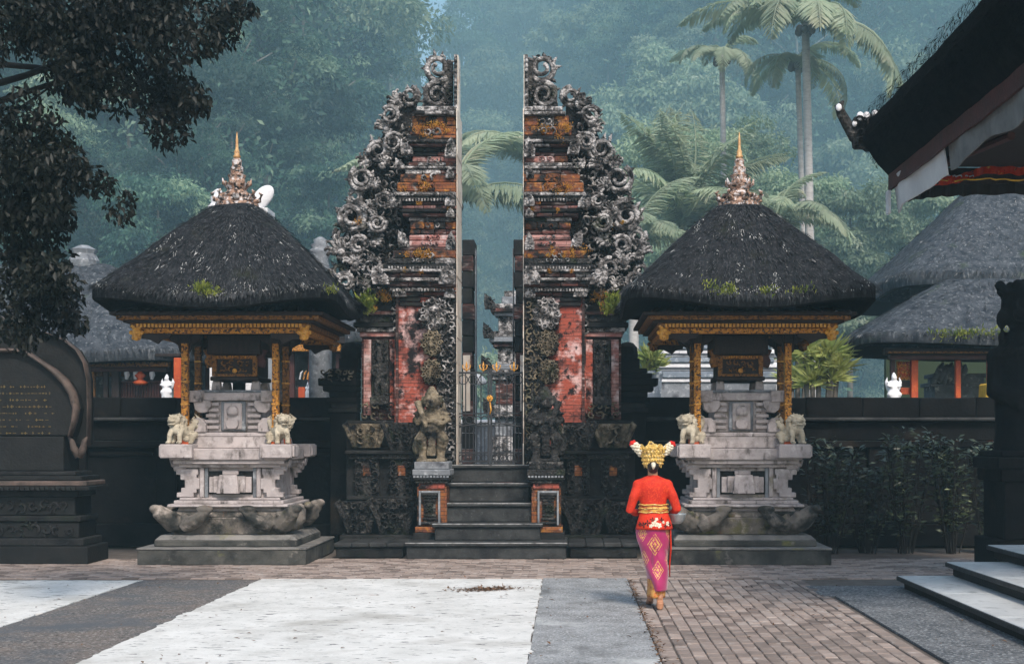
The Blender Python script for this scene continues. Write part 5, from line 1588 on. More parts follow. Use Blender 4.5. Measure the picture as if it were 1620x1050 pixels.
# ---------------------------------------------------------------- stele at the left
Ys = 19.0
t = thing('inscription_stele', 'black shell shaped inscription stone with rolled rim at left edge', 'inscription stone', (wx(30, Ys), Ys + .3, 0))
S = Ys / F
def sp(px, py): return (wx(px, Ys), wz(py, Ys))
outer = [(130, 705), (131, 640), (130, 600), (124, 572), (112, 552), (92, 536), (66, 525), (40, 519), (18, 513), (0, 505), (-40, 480), (-90, 470), (-140, 480), (-180, 510), (-205, 560), (-212, 640), (-210, 705)]
mb = MB(); mb.prism([sp(*q) for q in outer], Ys + .28, Ys + .46); mb.build('back_shell', 'stele', t, bevel=.02)
mb = MB(); mb.tube([(sp(*q)[0], Ys + .26, sp(*q)[1]) for q in outer], [(.008, .10)] * len(outer), 8); mb.build('shell_rim', 'stele_rim_lit', t, smooth=True)
inn = [(112, 690), (119, 665), (122, 645), (116, 622), (104, 603), (86, 586), (66, 572), (48, 560), (28, 554), (4, 554), (-40, 556), (-85, 560), (-130, 575), (-170, 605), (-195, 650), (-190, 690)]
mb = MB(); mb.prism([sp(*q) for q in inn], Ys + .05, Ys + .29); mb.build('inscribed_slab', 'stele', t, bevel=.02)
n = len(inn)
mb = MB(); mb.tube([(sp(*q)[0] - .02, Ys + .03, sp(*q)[1]) for q in inn], [((.012 + .045 * math.sin(PI * min(1, (i + .3) / 7)) if i < 7 else .03), .09) for i in range(n)], 10); mb.build('rolled_rim', 'stele_rim_lit', t, smooth=True)
rng = random.Random(2)
for r in range(9):                             # lines of gilded script
    mb = MB()
    z = wz(612 + r * 10.5, Ys)
    x = wx(-165, Ys); xe = wx(84 - 2 * abs(r - 4), Ys)
    while x < xe:
        w = rng.uniform(.015, .045); h = rng.uniform(.012, .03)
        if rng.random() < .8:
            mb.bx(x, x + w, Ys + .042, Ys + .055, z, z + h * .45)
            if rng.random() < .6: mb.bx(x + w * .3, x + w * .55, Ys + .043, Ys + .055, z - h * .5, z + h)
        x += w + rng.uniform(.008, .03)
    tag(mb.build('script_line', 'script_gold', t), kind='stuff')
for px in (108, 136):                          # horn-like hooks holding the shell
    s_ = -1 if px == 108 else 1
    mb = MB(); mb.tube([(wx(121, Ys), Ys + .1, wz(722, Ys)), (wx(121 + s_ * 8, Ys), Ys + .08, wz(708, Ys)), (wx(121 + s_ * 10, Ys), Ys + .06, wz(697, Ys)), (wx(121 + s_ * 14 if s_ < 0 else 121 + 15, Ys), Ys + .05, wz(691, Ys))], [.06, .05, .035, .012], 8)
    mb.build('hook', 'stele_rim_lit', t, smooth=True)
for i, (a, b, xr, y, mt) in enumerate(((745, 690, 100, .02, 'stele'), (752, 745, 122, -.05, 'dark_stone'), (760, 752, 134, -.10, 'stele'), (768, 760, 143, -.16, 'stele_rim_lit'), (775, 768, 148, -.20, 'stele'), (785, 775, 128, -.08, 'dark_stone'),
                                 (815, 785, 120, -.04, 'stele'), (824, 815, 132, -.12, 'dark_stone'), (850, 824, 128, -.08, 'stele'), (862, 850, 138, -.16, 'dark_stone'), (889, 862, 148, -.22, 'stele'))):
    mb = MB(); mb.bx(wx(-230, Ys), wx(xr, Ys), Ys + y, Ys + .62, wz(a, Ys) + .001 if i < 10 else 0, wz(b, Ys) - .001)
    o = mb.build('base_course', mt, t, bevel=.012)
    if i in (6, 8):
        mb = MB(); relief(mb, wx(-60, Ys), wx(xr - 6, Ys), wz(a - 3, Ys), wz(b + 3, Ys), Ys + y - .005, .15, rng, .02); mb.build('frieze', 'dark_stone', t)
mb = MB()
for k in range(24): mb.bx(wx(-60 + k * 8, Ys), wx(-56 + k * 8, Ys), Ys - .23, Ys - .2, wz(774, Ys), wz(769, Ys))
mb.build('beading', 'dark_stone', t)

# ---------------------------------------------------------------- the overhanging tree at upper left
Yt = 12.5
tb = (-6.9, Yt, 0)
t = thing('overhanging_tree', 'dark glossy leaved tree hanging into the upper left corner', 'tree', tb)
rs = np.random.RandomState(77)
rg = random.Random(7)
mb = MB()
mb.tube([(-6.9, Yt, -.2), (-6.8, Yt, 2.5), (-6.6, Yt + .2, 4.5), (-6.3, Yt, 6.5), (-6.1, Yt, 8)], [.32, .28, .24, .2, .14], 9)
mb.build('trunk', 'dark_bark', t, smooth=True)
limbs = [((40, 120), (200, 60), (330, 10)), ((0, 160), (150, 110), (280, 150)), ((-60, 330), (60, 250), (150, 290)), ((-70, 430), (20, 400), (90, 470)), ((0, 60), (120, 20), (250, -30)), ((-60, 260), (20, 180), (90, 130)), ((-20, 100), (200, 120), (300, 190))]
for L_ in limbs:
    mb = MB()
    p = [Vector((-6.5, Yt + .3, wz(L_[0][1] + 60, Yt)))] + [W(q[0], q[1], Yt + .55 + rg.uniform(-.1, .3)) for q in L_]
    mb.tube(p, [.05, .032, .02, .008], 6)
    mb.build('limb', 'dark_bark', t, smooth=True)
# clumps of leaves (px, py, radius px, how many)
cl = [(30, 20, 70, 1500), (110, 30, 75, 1500), (190, 25, 70, 1400), (265, 20, 60, 1100), (330, 18, 42, 420), (378, 14, 22, 130), (402, 18, 10, 45),
      (60, 90, 42, 350), (140, 95, 60, 700), (215, 95, 62, 750), (285, 80, 52, 500), (320, 62, 30, 200), (255, 140, 46, 420), (300, 150, 32, 170), (190, 140, 46, 360), (330, 175, 14, 50),
      (262, 190, 30, 170), (285, 205, 18, 60), (318, 172, 20, 60), (245, 215, 16, 40), (272, 222, 14, 34), (120, 140, 30, 160), (150, 162, 24, 90),
      (15, 110, 38, 260), (45, 150, 24, 60), (20, 190, 40, 300), (80, 190, 26, 90), (55, 215, 44, 360), (95, 235, 34, 260), (30, 260, 56, 950), (90, 280, 48, 750), (140, 282, 32, 220), (175, 300, 24, 120), (203, 312, 13, 45), (160, 320, 20, 70),
      (20, 330, 56, 950), (75, 340, 44, 600), (110, 330, 30, 170), (15, 400, 46, 450), (55, 410, 46, 450), (90, 440, 42, 380), (110, 460, 26, 150), (30, 460, 52, 560), (75, 490, 44, 380), (40, 520, 40, 260), (95, 505, 22, 90)]
P = []
for (px, py, r, k) in cl:
    c = np.array(W(px, py, Yt))
    rr = r * Yt / F
    q = rdir(rs, k) * (rs.uniform(0, 1, (k, 1)) ** .45) * np.array([rr, max(rr * 1.2, .25), rr])
    P.append(c + q + np.array([0, rs.normal(0, .25), 0]))
P = np.concatenate(P) - np.array(tb)
n = len(P)
D = rs.normal(0, .5, (n, 3)) + np.array([.15, -.1, -.75])
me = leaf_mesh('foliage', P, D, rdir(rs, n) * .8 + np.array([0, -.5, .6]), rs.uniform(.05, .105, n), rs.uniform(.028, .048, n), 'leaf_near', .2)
tag(link_mesh('foliage', me, t), kind='stuff')

# ---------------------------------------------------------------- pavilion roof at upper right, with its terrace steps
t = thing('pavilion_roof', 'black thatched pavilion eave with white valance jutting in from upper right', 'pavilion roof', (6.0, 10, 0))
Ye, Yn = 15.5, 10.15                              # far end of the eave; unseen near end kept short so sun reaches steps
def prof_x(poly, y0, y1, name, mt, bev=0, smooth=False):
    mb = MB(); mb.prism(poly, y0, y1); return mb.build(name, mt, t, bevel=bev)
xl, zl = wx(1405, Ye), wz(290, Ye); xu, zu = wx(1372, Ye), wz(192, Ye)
xi = xl + .30
# thick thatch: an eave face, then the slope rising to the right
mb = MB()
secs = []
for i in range(26):
    y = Ye - (Ye - Yn) * i / 25
    j = lambda k: .02 * mnoise.noise(Vector((k * 5.1, y * 2.2, 1.3)))
    secs.append([(xl + .34, y, zl + .10), (xl + .04, y, zl + .05 + j(1)), (xl - .12 + j(2), y, zl + .22), (xu - .06 + j(3), y, zu - .22 + j(4)), (xu + .02 + j(5), y, zu + j(6)), (xu + 1.2, y, zu + 1.1 + j(7)), (xu + 3.4, y, zu + 3.0), (xu + 3.4, y, zl + .9)])
k = len(secs[0])
vs = [p for s in secs for p in s]
fs = [(i * k + a, i * k + (a + 1) % k, (i + 1) * k + (a + 1) % k, (i + 1) * k + a) for i in range(25) for a in range(k)]
fs += [tuple(range(k)), tuple(25 * k + a for a in range(k - 1, -1, -1))]
mb.add(vs, fs)
ro = mb.build('roof', 'fringe_black', t)
n = 5000
f = rs.uniform(0, 1, n)
P = np.stack([xl - .13 + (xu - xl) * f, rs.uniform(Yn, Ye + .02, n), zl + .2 + (zu - zl - .2) * f], 1) - np.array([6.0, 10, 0])
D = rs.normal(0, .25, (n, 3)) + np.array([-.35, 0, -.8])
me = leaf_mesh('thatch_fibres', P, D, np.tile([-1.0, 0, .2], (n, 1)), rs.uniform(.04, .09, n), rs.uniform(.01, .022, n), 'fringe_black', .1)
tag(link_mesh('thatch_fibres', me, ro), kind='stuff')
# end face ornaments at the far upper corner
rng = random.Random(12)
oy = Ye + .12
def orn(pts, name, mt):
    mb = MB(); mb.tube([tuple(W(a, b, oy)) for a, b, r in pts], [(r * oy / F, .07) for a, b, r in pts], 8); return mb.build(name, mt, t, smooth=True)
orn([(1395, 222, 16), (1372, 226, 15), (1352, 214, 12), (1340, 196, 9), (1331, 180, 8), (1327, 168, 7), (1333, 162, 3)], 'corner_horn', 'carved_dark')
mb = MB()
mb.prism([tuple((W(a, b, oy).x, W(a, b, oy).z)) for a, b in ((1344, 200), (1352, 184), (1366, 190), (1384, 176), (1402, 172), (1420, 160), (1420, 250), (1400, 250), (1388, 236), (1350, 236))], oy - .06, oy + .06)
mb.build('corner_crest', 'carved_dark', t, bevel=.02)
mb = MB(); relief(mb, wx(1348, oy), wx(1405, oy), wz(236, oy), wz(186, oy), oy - .07, .12, rng, .05); mb.build('crest_carving', 'carved_dark', t)
for (px, py, r) in ((1327, 170, 5), (1361, 184, 6), (1371, 184, 6), (1384, 180, 5), (1352, 196, 4)):
    mb = MB(); mb.ell(tuple(W(px, py, oy - .10)), (r * oy / F, .02, r * oy / F * 1.2), 8, 6); mb.build('white_chip', 'white_stone', t, smooth=True)
# eave board and cloth valance that follow the eave
def strip(name, mt, x_, z_, h, th, y0, y1, wav=.03, x2=None, seed=1):
    mb = MB(); m = 60; vs = []
    for i in range(m + 1):
        y = y0 + (y1 - y0) * i / m
        a = wav * mnoise.noise(Vector((seed, y * 1.7, 0))); b = wav * 1.4 * mnoise.noise(Vector((seed + 5, y * 1.2, 4)))
        dx = 0 if x2 is None else x2
        vs += [(x_ + a, y, z_), (x_ + th + a, y, z_), (x_ + th + a + dx, y, z_ - h + b), (x_ + a + dx, y, z_ - h + b)]
    fs = [(4 * i + q, 4 * i + (q + 1) % 4, 4 * i + 4 + (q + 1) % 4, 4 * i + 4 + q) for i in range(m) for q in range(4)] + [(0, 1, 2, 3), (4 * m + 3, 4 * m + 2, 4 * m + 1, 4 * m)]
    mb.add(vs, fs)
    return mb.build(name, mt, t, smooth=False)
strip('eave_board', 'maroon', xl + .0, zl + .09, .17, .03, Ye - .02, Yn, .015, seed=2)
strip('valance', 'grey_cloth', xl + .035, zl + .02, .30, .015, Ye - 2.2, Yn, .05, .03, 3)
strip('valance', 'white_cloth', xl + .03, zl + .03, .34, .018, Ye - .02, Ye - 2.15, .06, .05, 7)
strip('valance_tail', 'white_cloth', xl - .03, zl - .1, .26, .03, Ye - .02, Ye - .14, .01, 0, 9)
# the far end's hanging cloths, crossing to the right
def cloth(name, mt, pts, hgt, y, seed, thick=.02):
    mb = MB(); m = 40; vs = []
    xs = [W(p, q, y) for p, q in pts]
    for i in range(m + 1):
        f = i / m * (len(xs) - 1); k_ = min(int(f), len(xs) - 2); p = xs[k_].lerp(xs[k_ + 1], f - k_)
        a = .03 * math.sin(i * 1.3 + seed) ; b = .012 * mnoise.noise(Vector((i * .4, seed, 0)))
        vs += [(p.x, y + a, p.z + b), (p.x, y + a + thick, p.z + b), (p.x, y + a * 1.3 + thick, p.z - hgt + b * 2), (p.x, y + a * 1.3, p.z - hgt + b * 2)]
    fs = [(4 * i + q, 4 * i + (q + 1) % 4, 4 * i + 4 + (q + 1) % 4, 4 * i + 4 + q) for i in range(m) for q in range(4)] + [(0, 1, 2, 3), (4 * m + 3, 4 * m + 2, 4 * m + 1, 4 * m)]
    mb.add(vs, fs); return mb.build(name, mt, t)
cloth('black_hanging', 'black_cloth', [(1424, 296), (1470, 288), (1540, 284), (1700, 282)], .17, Ye - .06, 1)
cloth('red_hanging', 'red_cloth', [(1466, 284), (1520, 276), (1560, 262), (1620, 264), (1700, 264)], .085, Ye - .14, 2)
cloth('gold_hem', 'gold_cloth', [(1424, 305), (1480, 286), (1560, 282), (1620, 284), (1700, 284)], .012, Ye - .17, 3)
cloth('silver_braid', 'white_cloth', [(1462, 276), (1500, 277), (1540, 278)], .012, Ye - .16, 4)
mb = MB(); mb.bx(xi + .05, 6.9, Yn + .05, Ye - .1, zl + .16, zl + .2); mb.build('ceiling', 'dark_wood', t)
mb = MB(); mb.bx(xi + .3, 6.9, Ye - .08, Ye + .06, zl - .02, zl + .158); mb.build('end_beam', 'dark_wood', t)
mb = MB(); mb.tube([W(1490, 260, Ye - .4), W(1600, 215, 13)], .04, 8); mb.build('strut', 'maroon', t)
for y in (14.2, 10.8):
    mb = MB(); mb.bx(6.1, 6.3, y, y + .2, .62, zl + .16); mb.build('post', 'dark_wood', t, bevel=.01)

t = thing('terrace_steps', 'three broad grey steps of the terrace at lower right', 'steps', (5.5, 12, 0))
for (px, y0, z0, z1) in ((1418, 15.78, 0, .145), (1495, 15.80, .145, .30), (1560, 16.3, .30, .455)):
    x0 = wx(px, y0)
    mb = MB(); mb.bx(x0 + .07, 8.5, 3, y0 - .07, z0 + .002, z1 - .051); mb.build('riser', 'stele', t, bevel=.01)  # step fronts near-black under pale treads: shade put into their colour
    for k in range(7):
        a, b = y0 - (y0 - 3) * k / 7, y0 - (y0 - 3) * (k + 1) / 7
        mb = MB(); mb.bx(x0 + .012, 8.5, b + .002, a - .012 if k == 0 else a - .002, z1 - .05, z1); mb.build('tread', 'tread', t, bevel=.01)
    mb = MB(); mb.bx(x0, 8.5, 3, y0, z1 - .055, z1 - .006); mb.build('nosing', 'dark_edge', t, bevel=.006)

# dark statue at the right edge
Yq = 17.6
t = thing('guardian_statue', 'tall black guardian statue cut off by the right edge', 'statue', (wx(1622, Yq), Yq, 0))
cx = wx(1626, Yq); h = lambda d: d * Yq / F
mb = MB()
mb.ell((cx, Yq, wz(485, Yq)), (h(42), h(40), h(45)), 16, 10)
mb.ell((cx - h(42), Yq - .02, wz(505, Yq)), (h(9), h(10), h(16)), 10, 8)
mb.ell((cx - h(40), Yq, wz(535, Yq)), (h(7), h(9), h(12)), 10, 8)
mb.ell((cx - h(20), Yq - h(34), wz(500, Yq)), (h(14), h(14), h(12)), 10, 8); mb.ell((cx - h(26), Yq - h(30), wz(485, Yq)), (h(8), h(8), h(7)), 8, 6)
mb.tube([(cx, Yq, wz(520, Yq)), (cx, Yq, wz(560, Yq)), (cx, Yq, wz(620, Yq)), (cx, Yq, wz(680, Yq)), (cx, Yq, wz(720, Yq))], [h(28), h(40), h(52), h(50), h(54)], 14)
for s in (-1, 1):
    mb.ell((cx + s * h(48), Yq, wz(566, Yq)), (h(18), h(20), h(18)), 10, 8)
    mb.tube([(cx + s * h(46), Yq, wz(565, Yq)), (cx + s * h(56), Yq - .1, wz(620, Yq)), (cx + s * h(25), Yq - .4, wz(640, Yq))], [h(17), h(15), h(12)], 9)
for k in range(12):
    a = k * PI / 6
    mb.ell((cx + h(44) * math.cos(a), Yq + h(20) * math.sin(a), wz(452, Yq) - h(8) * (k % 2)), (h(9), h(9), h(9)), 8, 6)
    mb.ell((cx + h(42) * math.cos(a), Yq + h(38) * math.sin(a), wz(556, Yq)), (h(8), h(8), h(9)), 8, 6)
remeshed(mb, 'body', 'wall_stone', t, .03, 2)
for (a, b, w) in ((885, 850, 66), (850, 760, 54), (760, 740, 62), (740, 722, 68), (722, 712, 60)):
    mb = MB(); mb.bx(cx - h(w), cx + h(w), Yq - h(w), Yq + h(w), wz(a, Yq) if a < 880 else 0, wz(b, Yq) - .001); mb.build('pedestal', 'wall_stone', t, bevel=.015)

# ---------------------------------------------------------------- shrubs in front of the right wall
def shrub(label, px, top, bot, wpx, seed, n=520):
    rs = np.random.RandomState(seed); rg = random.Random(seed)
    Y = 20.6
    base = (wx(px, Y), Y, 0)
    t = thing('shrub', label, 'shrub', base, 'shrubs along the right wall')
    H = wz(top, Y); wd = wpx * Y / F
    stems = MB(); P, D = [], []
    for k in range(13):
        x = rg.uniform(-1, 1) * wd * .5; hh = H * rg.uniform(.68, 1.0)
        p0 = Vector((base[0] + x * .25, Y + rg.uniform(-.1, .1), 0)); p2 = Vector((base[0] + x, Y + rg.uniform(-.3, .3), hh)); p1 = p0.lerp(p2, .5) + Vector((x * .15, 0, .1))
        stems.tube([p0, p1, p2], [.014, .010, .004], 5)
        for q in range(n // 13):
            f = 1 - rg.random() ** 1.3 * .85
            c = p0.lerp(p1, f * 2) if f < .5 else p1.lerp(p2, f * 2 - 1)
            a = rg.uniform(0, 6.28)
            P.append(np.array(c) + np.array([math.cos(a) * .05, math.sin(a) * .05, rg.uniform(-.03, .05)]) - np.array(base))
            D.append([math.cos(a), math.sin(a) - .2, rg.uniform(-.3, .7)])
    stems.build('stems', 'dark_bark', t)
    P = np.array(P); D = np.array(D); m = len(P)
    me = leaf_mesh('foliage', P, D, rs.normal(0, .4, (m, 3)) + np.array([0, -.3, 1]), rs.uniform(.08, .16, m), rs.uniform(.035, .06, m), 'leaf_shrub', .2)
    tag(link_mesh('foliage', me, t), kind='stuff')
shrub('lowest dark leafy shrub beside the right shrine base', 1312, 685, 870, 110, 1)
shrub('dark leafy shrub second from the right shrine along the wall', 1372, 700, 870, 90, 2, 420)
shrub('bushy dark shrub in the middle of the row under the right wall', 1432, 676, 870, 110, 3, 620)
shrub('tallest dark shrub with pale leaf tips under the right wall', 1506, 664, 870, 110, 4, 620)
shrub('thin dark shrub at the far right end of the row', 1560, 700, 870, 70, 5, 300)
shrub('sparse dark shrub half hidden behind the terrace steps', 1598, 770, 870, 70, 6, 260)

# ---------------------------------------------------------------- buildings beyond the wall
def post(t, px, Y, y0, y1, w, mt):
    mb = MB(); x = wx(px, Y); mb.bx(x - w, x + w, Y - w, Y + w, wz(y1, Y) if y1 < 640 else 0, wz(y0, Y)); return mb.build('post', mt, t, bevel=.01)
def hbeam(t, p0, p1, Y, y0, y1, mt, d=.12, name='beam'):
    mb = MB(); mb.bx(wx(p0, Y), wx(p1, Y), Y - d, Y + d, wz(y1, Y), wz(y0, Y)); return mb.build(name, mt, t, bevel=.01)
# A: pavilion far left
t = thing('thatched_pavilion', 'thatched pavilion with gilded beam behind the wall at far left', 'pavilion', (-12, 31, 0))
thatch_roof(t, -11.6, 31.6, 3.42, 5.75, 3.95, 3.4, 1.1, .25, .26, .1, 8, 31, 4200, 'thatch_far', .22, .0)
mb = MB(); mb.lathe([(.3, 5.5), (.34, 5.7), (.26, 5.85), (.3, 5.95), (.1, 6.05)], (-10.95, 31.4, 0), 10); mb.build('ridge_cap', 'grey_stone', t)
hbeam(t, -150, 268, 28.6, 564, 580, 'gold_dull'); hbeam(t, -150, 290, 28.5, 560, 565, 'dark_wood', .2); hbeam(t, -150, 266, 28.8, 581, 588, 'maroon')
for px, w, mt in ((146, .06, 'gold_dull'), (168, .05, 'dark_wood'), (184, .08, 'dark_wood'), (60, .08, 'dark_wood'), (282, .075, 'red_paint')):
    post(t, px, 28.8 if mt != 'red_paint' else 28.2, 566, 700, w, mt)
hbeam(t, 140, 200, 30.5, 588, 595, 'gold_dull'); hbeam(t, 150, 240, 33, 590, 640, 'blue_stone', .1, 'back_panel'); hbeam(t, -150, 270, 34, 560, 640, 'maroon', .1, 'back_wall')
for k in range(17):
    mb = MB(); x = wx(192 + k * 4.2, 28.9); mb.bx(x - .018, x + .018, 28.88, 28.92, 2.2, wz(606, 28.9)); mb.build('baluster', 'maroon', t)
hbeam(t, 188, 262, 28.9, 602, 606, 'maroon', .04, 'rail')
mb = MB(); mb.lathe([(.10, 0), (.16, .06), (.05, .12), (.12, .2), (.03, .28)], (wx(222, 28.7), 28.7, wz(609, 28.7)), 8); mb.build('lamp', 'red_paint', t, smooth=True)
for px in (200, 214, 240):
    mb = MB(); mb.tube([W(px, 588, 28.7), W(px + 1, 593, 28.7), W(px, 600, 28.7)], [.05, .06, .03], 6); mb.build('hanging', 'white_cloth', t)
def small_statue(label, px, Y, top, bot, wpx, seed, mt='white_stone'):
    rg = random.Random(seed); x = wx(px, Y); zb, zt = wz(bot, Y), wz(top, Y); H = zt - zb; w = wpx * Y / F / 2
    mb = MB()
    mb.tube([(x, Y, zb - .5), (x, Y, zb + H * .15), (x, Y, zb + H * .35), (x, Y, zb + H * .55), (x, Y, zb + H * .68)], [w * .9, w * .95, w * .7, w * .62, w * .4], 12)
    mb.ell((x, Y - .03, zb + H * .76), (w * .42, w * .42, H * .11), 10, 8)
    mb.tube([(x, Y, zb + H * .82), (x, Y, zb + H * .92), (x, Y, zt)], [w * .40, w * .25, w * .05], 8)
    for s in (-1, 1):
        mb.tube([(x + s * w * .55, Y, zb + H * .62), (x + s * w * .95, Y - .06, zb + H * .45), (x + s * w * .4, Y - w * .7, zb + H * .42)], [w * .22, w * .2, w * .15], 8)
        mb.ell((x + s * w * .6, Y - w * .4, zb + H * .12), (w * .5, w * .5, H * .11), 10, 8)
        mb.tube([(x + s * w * .8, Y + .05, zb + H * .3), (x + s * w * 1.05, Y + .05, zb + H * .6), (x + s * w * .8, Y + .05, zb + H * .85)], [w * .2, w * .24, w * .06], 7)
    o = remeshed(mb, 'statue', mt, None, max(.02, w * .1), 1, origin=(x, Y, zb)); tag(o, label, 'statue')
small_statue('small white seated statue beside the orange post at far left', 264, 27.5, 591, 624, 18, 1)
small_statue('tiny white statue behind the posts of the left shrine', 487, 28, 603, 624, 9, 2)
# B: hall behind the left shrine
t = thing('thatched_hall', 'hall with orange carved beam behind the left shrine posts', 'hall', (-7, 32, 0))
thatch_roof(t, wx(455, 33), 33, 3.95, 5.6, 2.95, 2.5, .5, .3, .25, .1, 8, 41, 2500, 'thatch_far', .22, .0)
hbeam(t, 290, 540, 30.6, 545, 556, 'gold'); hbeam(t, 280, 548, 30.7, 534, 544, 'dark_wood', .2)
for px in (330, 398, 462, 492, 520, 536): post(t, px, 30.8, 556, 700, .06, 'maroon')
hbeam(t, 280, 545, 33, 556, 720, 'blue_stone', .1, 'back_wall')
hbeam(t, 290, 540, 31, 616, 640, 'dark_wood', .1, 'dado')
for k, px in enumerate((474, 480, 486, 498)):
    mb = MB(); mb.tube([W(px, 600, 30.5), W(px + 2, 590, 30.5), W(px + 5, 586, 30.5)], [.02, .02, .008], 6); mb.build('offering_stick', 'white_cloth' if k == 0 else 'gold', t)
mb = MB(); mb.bx(wx(472, 30), wx(482, 30), 30, 30.3, 2, wz(612, 30)); mb.build('offering_box', 'red_paint', t)
t = thing('roof_crown', 'grey ringed stone finial left of the left gate wing', 'finial', W(506, 470, 27))
cx = wx(507, 27)
mb = MB(); mb.lathe([(.22, wz(440, 27) - 3.5), (.22, wz(440, 27)), (.15, wz(410, 27)), (.21, wz(400, 27)), (.22, wz(396, 27)), (.16, wz(393, 27)), (.19, wz(388, 27)), (.12, wz(384, 27)), (.14, wz(380, 27)), (.04, wz(375, 27))], (cx, 27, 0), 14); mb.build('finial_body', 'grey_stone', t, smooth=True)
# C: long thatched pavilion at far right, D: the larger roof behind it
t = thing('thatched_pavilion', 'grey thatched pavilion with carved red panels behind the right wall', 'pavilion', (9, 31, 0))
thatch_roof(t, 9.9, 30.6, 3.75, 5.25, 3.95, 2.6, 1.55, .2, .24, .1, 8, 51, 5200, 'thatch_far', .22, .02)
sp = [((wx(rng.uniform(1480, 1600), 28), 27.98, 3.76 + rng.uniform(-.04, .1)), 1.0) for _ in range(16)]
tuft(t, 'moss', 'moss', sp, 24, .10, 9, (.12, .04, .04))
hbeam(t, 1398, 1640, 28.6, 551, 561, 'dark_wood'); hbeam(t, 1404, 1640, 28.5, 556, 559, 'gold_dull', .1); hbeam(t, 1406, 1640, 28.7, 562, 569, 'maroon')
for px, w, mt in ((1446, .07, 'red_paint'), (1515, .055, 'red_paint'), (1566, .06, 'red_paint'), (1412, .05, 'maroon')):
    post(t, px, 28.8, 562, 700, w, mt)
p = hbeam(t, 1418, 1441, 28.9, 571, 601, 'gold', .04, 'carved_panel')
mb = MB(); relief(mb, wx(1419, 28.9), wx(1440, 28.9), wz(599, 28.9), wz(573, 28.9), 28.85, .09, rng, .015); mb.build('panel_carving', 'red_paint', p)
hbeam(t, 1420, 1441, 28.9, 602, 612, 'dark_wood', .04, 'panel_rail'); hbeam(t, 1424, 1441, 28.9, 613, 624, 'red_paint', .04, 'panel_rail')
hbeam(t, 1400, 1680, 37, 540, 660, 'hill', .1, 'back_screen')
tt = thing('stone_altar', 'blue grey stone altar with draped carvings inside the right pavilion', 'altar', (wx(1510, 33), 33, 0))
for (a, b, p0, p1) in ((720, 612, 1470, 1552), (612, 606, 1464, 1558), (606, 598, 1476, 1548), (598, 592, 1470, 1554)):
    hbeam(tt, p0, p1, 33, b, a, 'blue_stone', .5, 'altar_tier')
for k in range(6):
    mb = MB(); a = W(1476 + k * 8, 606, 32.4); b = W(1492 + k * 7, 574 + 3 * (k % 2), 32.6)
    mb.tube([a, a.lerp(b, .5) + Vector((.06, 0, .1)), b], [.07, .09, .03], 7); mb.build('altar_carving', 'blue_stone', tt, smooth=True)
small_statue('white seated stone statue left of the red carved panel', 1414, 27.4, 588, 629, 22, 3)
mb = MB()
x0, x1 = wx(1557, 27.6), wx(1588, 27.6)
mb.bx(x0, x1, 27.5, 28.1, 2.0, wz(606, 27.6), .03)
tag(mb.build('draped_cloth', 'gold_cloth', bevel=.03, origin=((x0 + x1) / 2, 27.8, 2.0)), 'golden yellow cloth draped over a block in the right pavilion', 'cloth')
t = thing('thatched_hall', 'large dark blue thatched roof rising behind the right pavilion', 'hall', (12, 40, 0))
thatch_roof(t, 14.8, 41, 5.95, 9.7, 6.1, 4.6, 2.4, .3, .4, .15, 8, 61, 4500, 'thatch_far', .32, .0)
hbeam(t, 1440, 1700, 38, 452, 480, 'dark_wood', .1)
for px in (1470, 1600): post(t, px, 39, 470, 800, .12, 'dark_wood')
mb = MB(); mb.bx(11.5, 20, 37.5, 44, 0, 5.6); mb.build('hall_wall', 'wall_stone', t)
# layered shrine behind the right shrine
t = thing('stone_shrine', 'pale blue grey layered stone shrine seen between the right shrine posts', 'shrine', (wx(1140, 34), 34, 0))
rows = [(720, 605, 92), (605, 598, 100), (598, 588, 94), (588, 582, 104), (582, 574, 96), (574, 566, 88), (566, 560, 98), (560, 553, 90), (553, 546, 80), (546, 540, 92), (540, 534, 84), (534, 528, 74), (528, 522, 84), (522, 514, 70), (514, 506, 56)]
for i, (a, b, w) in enumerate(rows):
    mb = MB(); cx = wx(1136, 34); hw = w * 34 / F
    mb.bx(cx - hw, cx + hw, 34 - .05 * (i % 3), 34.9, wz(a, 34) + .001 if i else 0, wz(b, 34) - .001); mb.build('tier', ('grey_stone', 'blue_stone', 'white_stone')[(i * 2) % 3], t, bevel=.02)
# spiky plants
def spiky(label, px, top, bot, wpx, Y, seed, heads):
    rs = np.random.RandomState(seed); rg = random.Random(seed)
    base = (wx(px, Y), Y, 0); t = thing('spiky_plant', label, 'plant', base)
    P, D, Ln = [], [], []
    mb = MB()
    for (dx, hy) in heads:
        c = W(px + dx, hy, Y); mb.tube([(base[0] + dx * .3 * Y / F, Y, 0), c], [.07, .05], 6)
        for k in range(75):
            v = rdir(rs, 1)[0]; v[2] = abs(v[2]) * 1.0 + rg.uniform(-.35, .2)
            P.append(np.array(c) - np.array(base) + v * .04); D.append(v); Ln.append(wpx * Y / F * rg.uniform(.38, .62))
    mb.build('stem', 'bark', t)
    m = len(P)
    me = leaf_mesh('leaves', np.array(P), np.array(D), rdir(rs, m), np.array(Ln), np.full(m, .075), 'spiky', .25)
    tag(link_mesh('leaves', me, t), kind='stuff')
spiky('pale green spiky potted plant just right of the right gate pillar', 1026, 525, 600, 52, 30, 1, ((0, 568), (-6, 590), (10, 580)))
mb = MB(); mb.lathe([(.22, wz(640, 30) - .8), (.3, wz(600, 30)), (.34, wz(590, 30)), (.3, wz(586, 30))], (wx(1026, 30), 30.1, 0), 12)
tag(mb.build('plant_pot', 'blue_stone', origin=(wx(1026, 30), 30.1, 0)), 'blue grey stone pot under the pale spiky plant', 'pot')
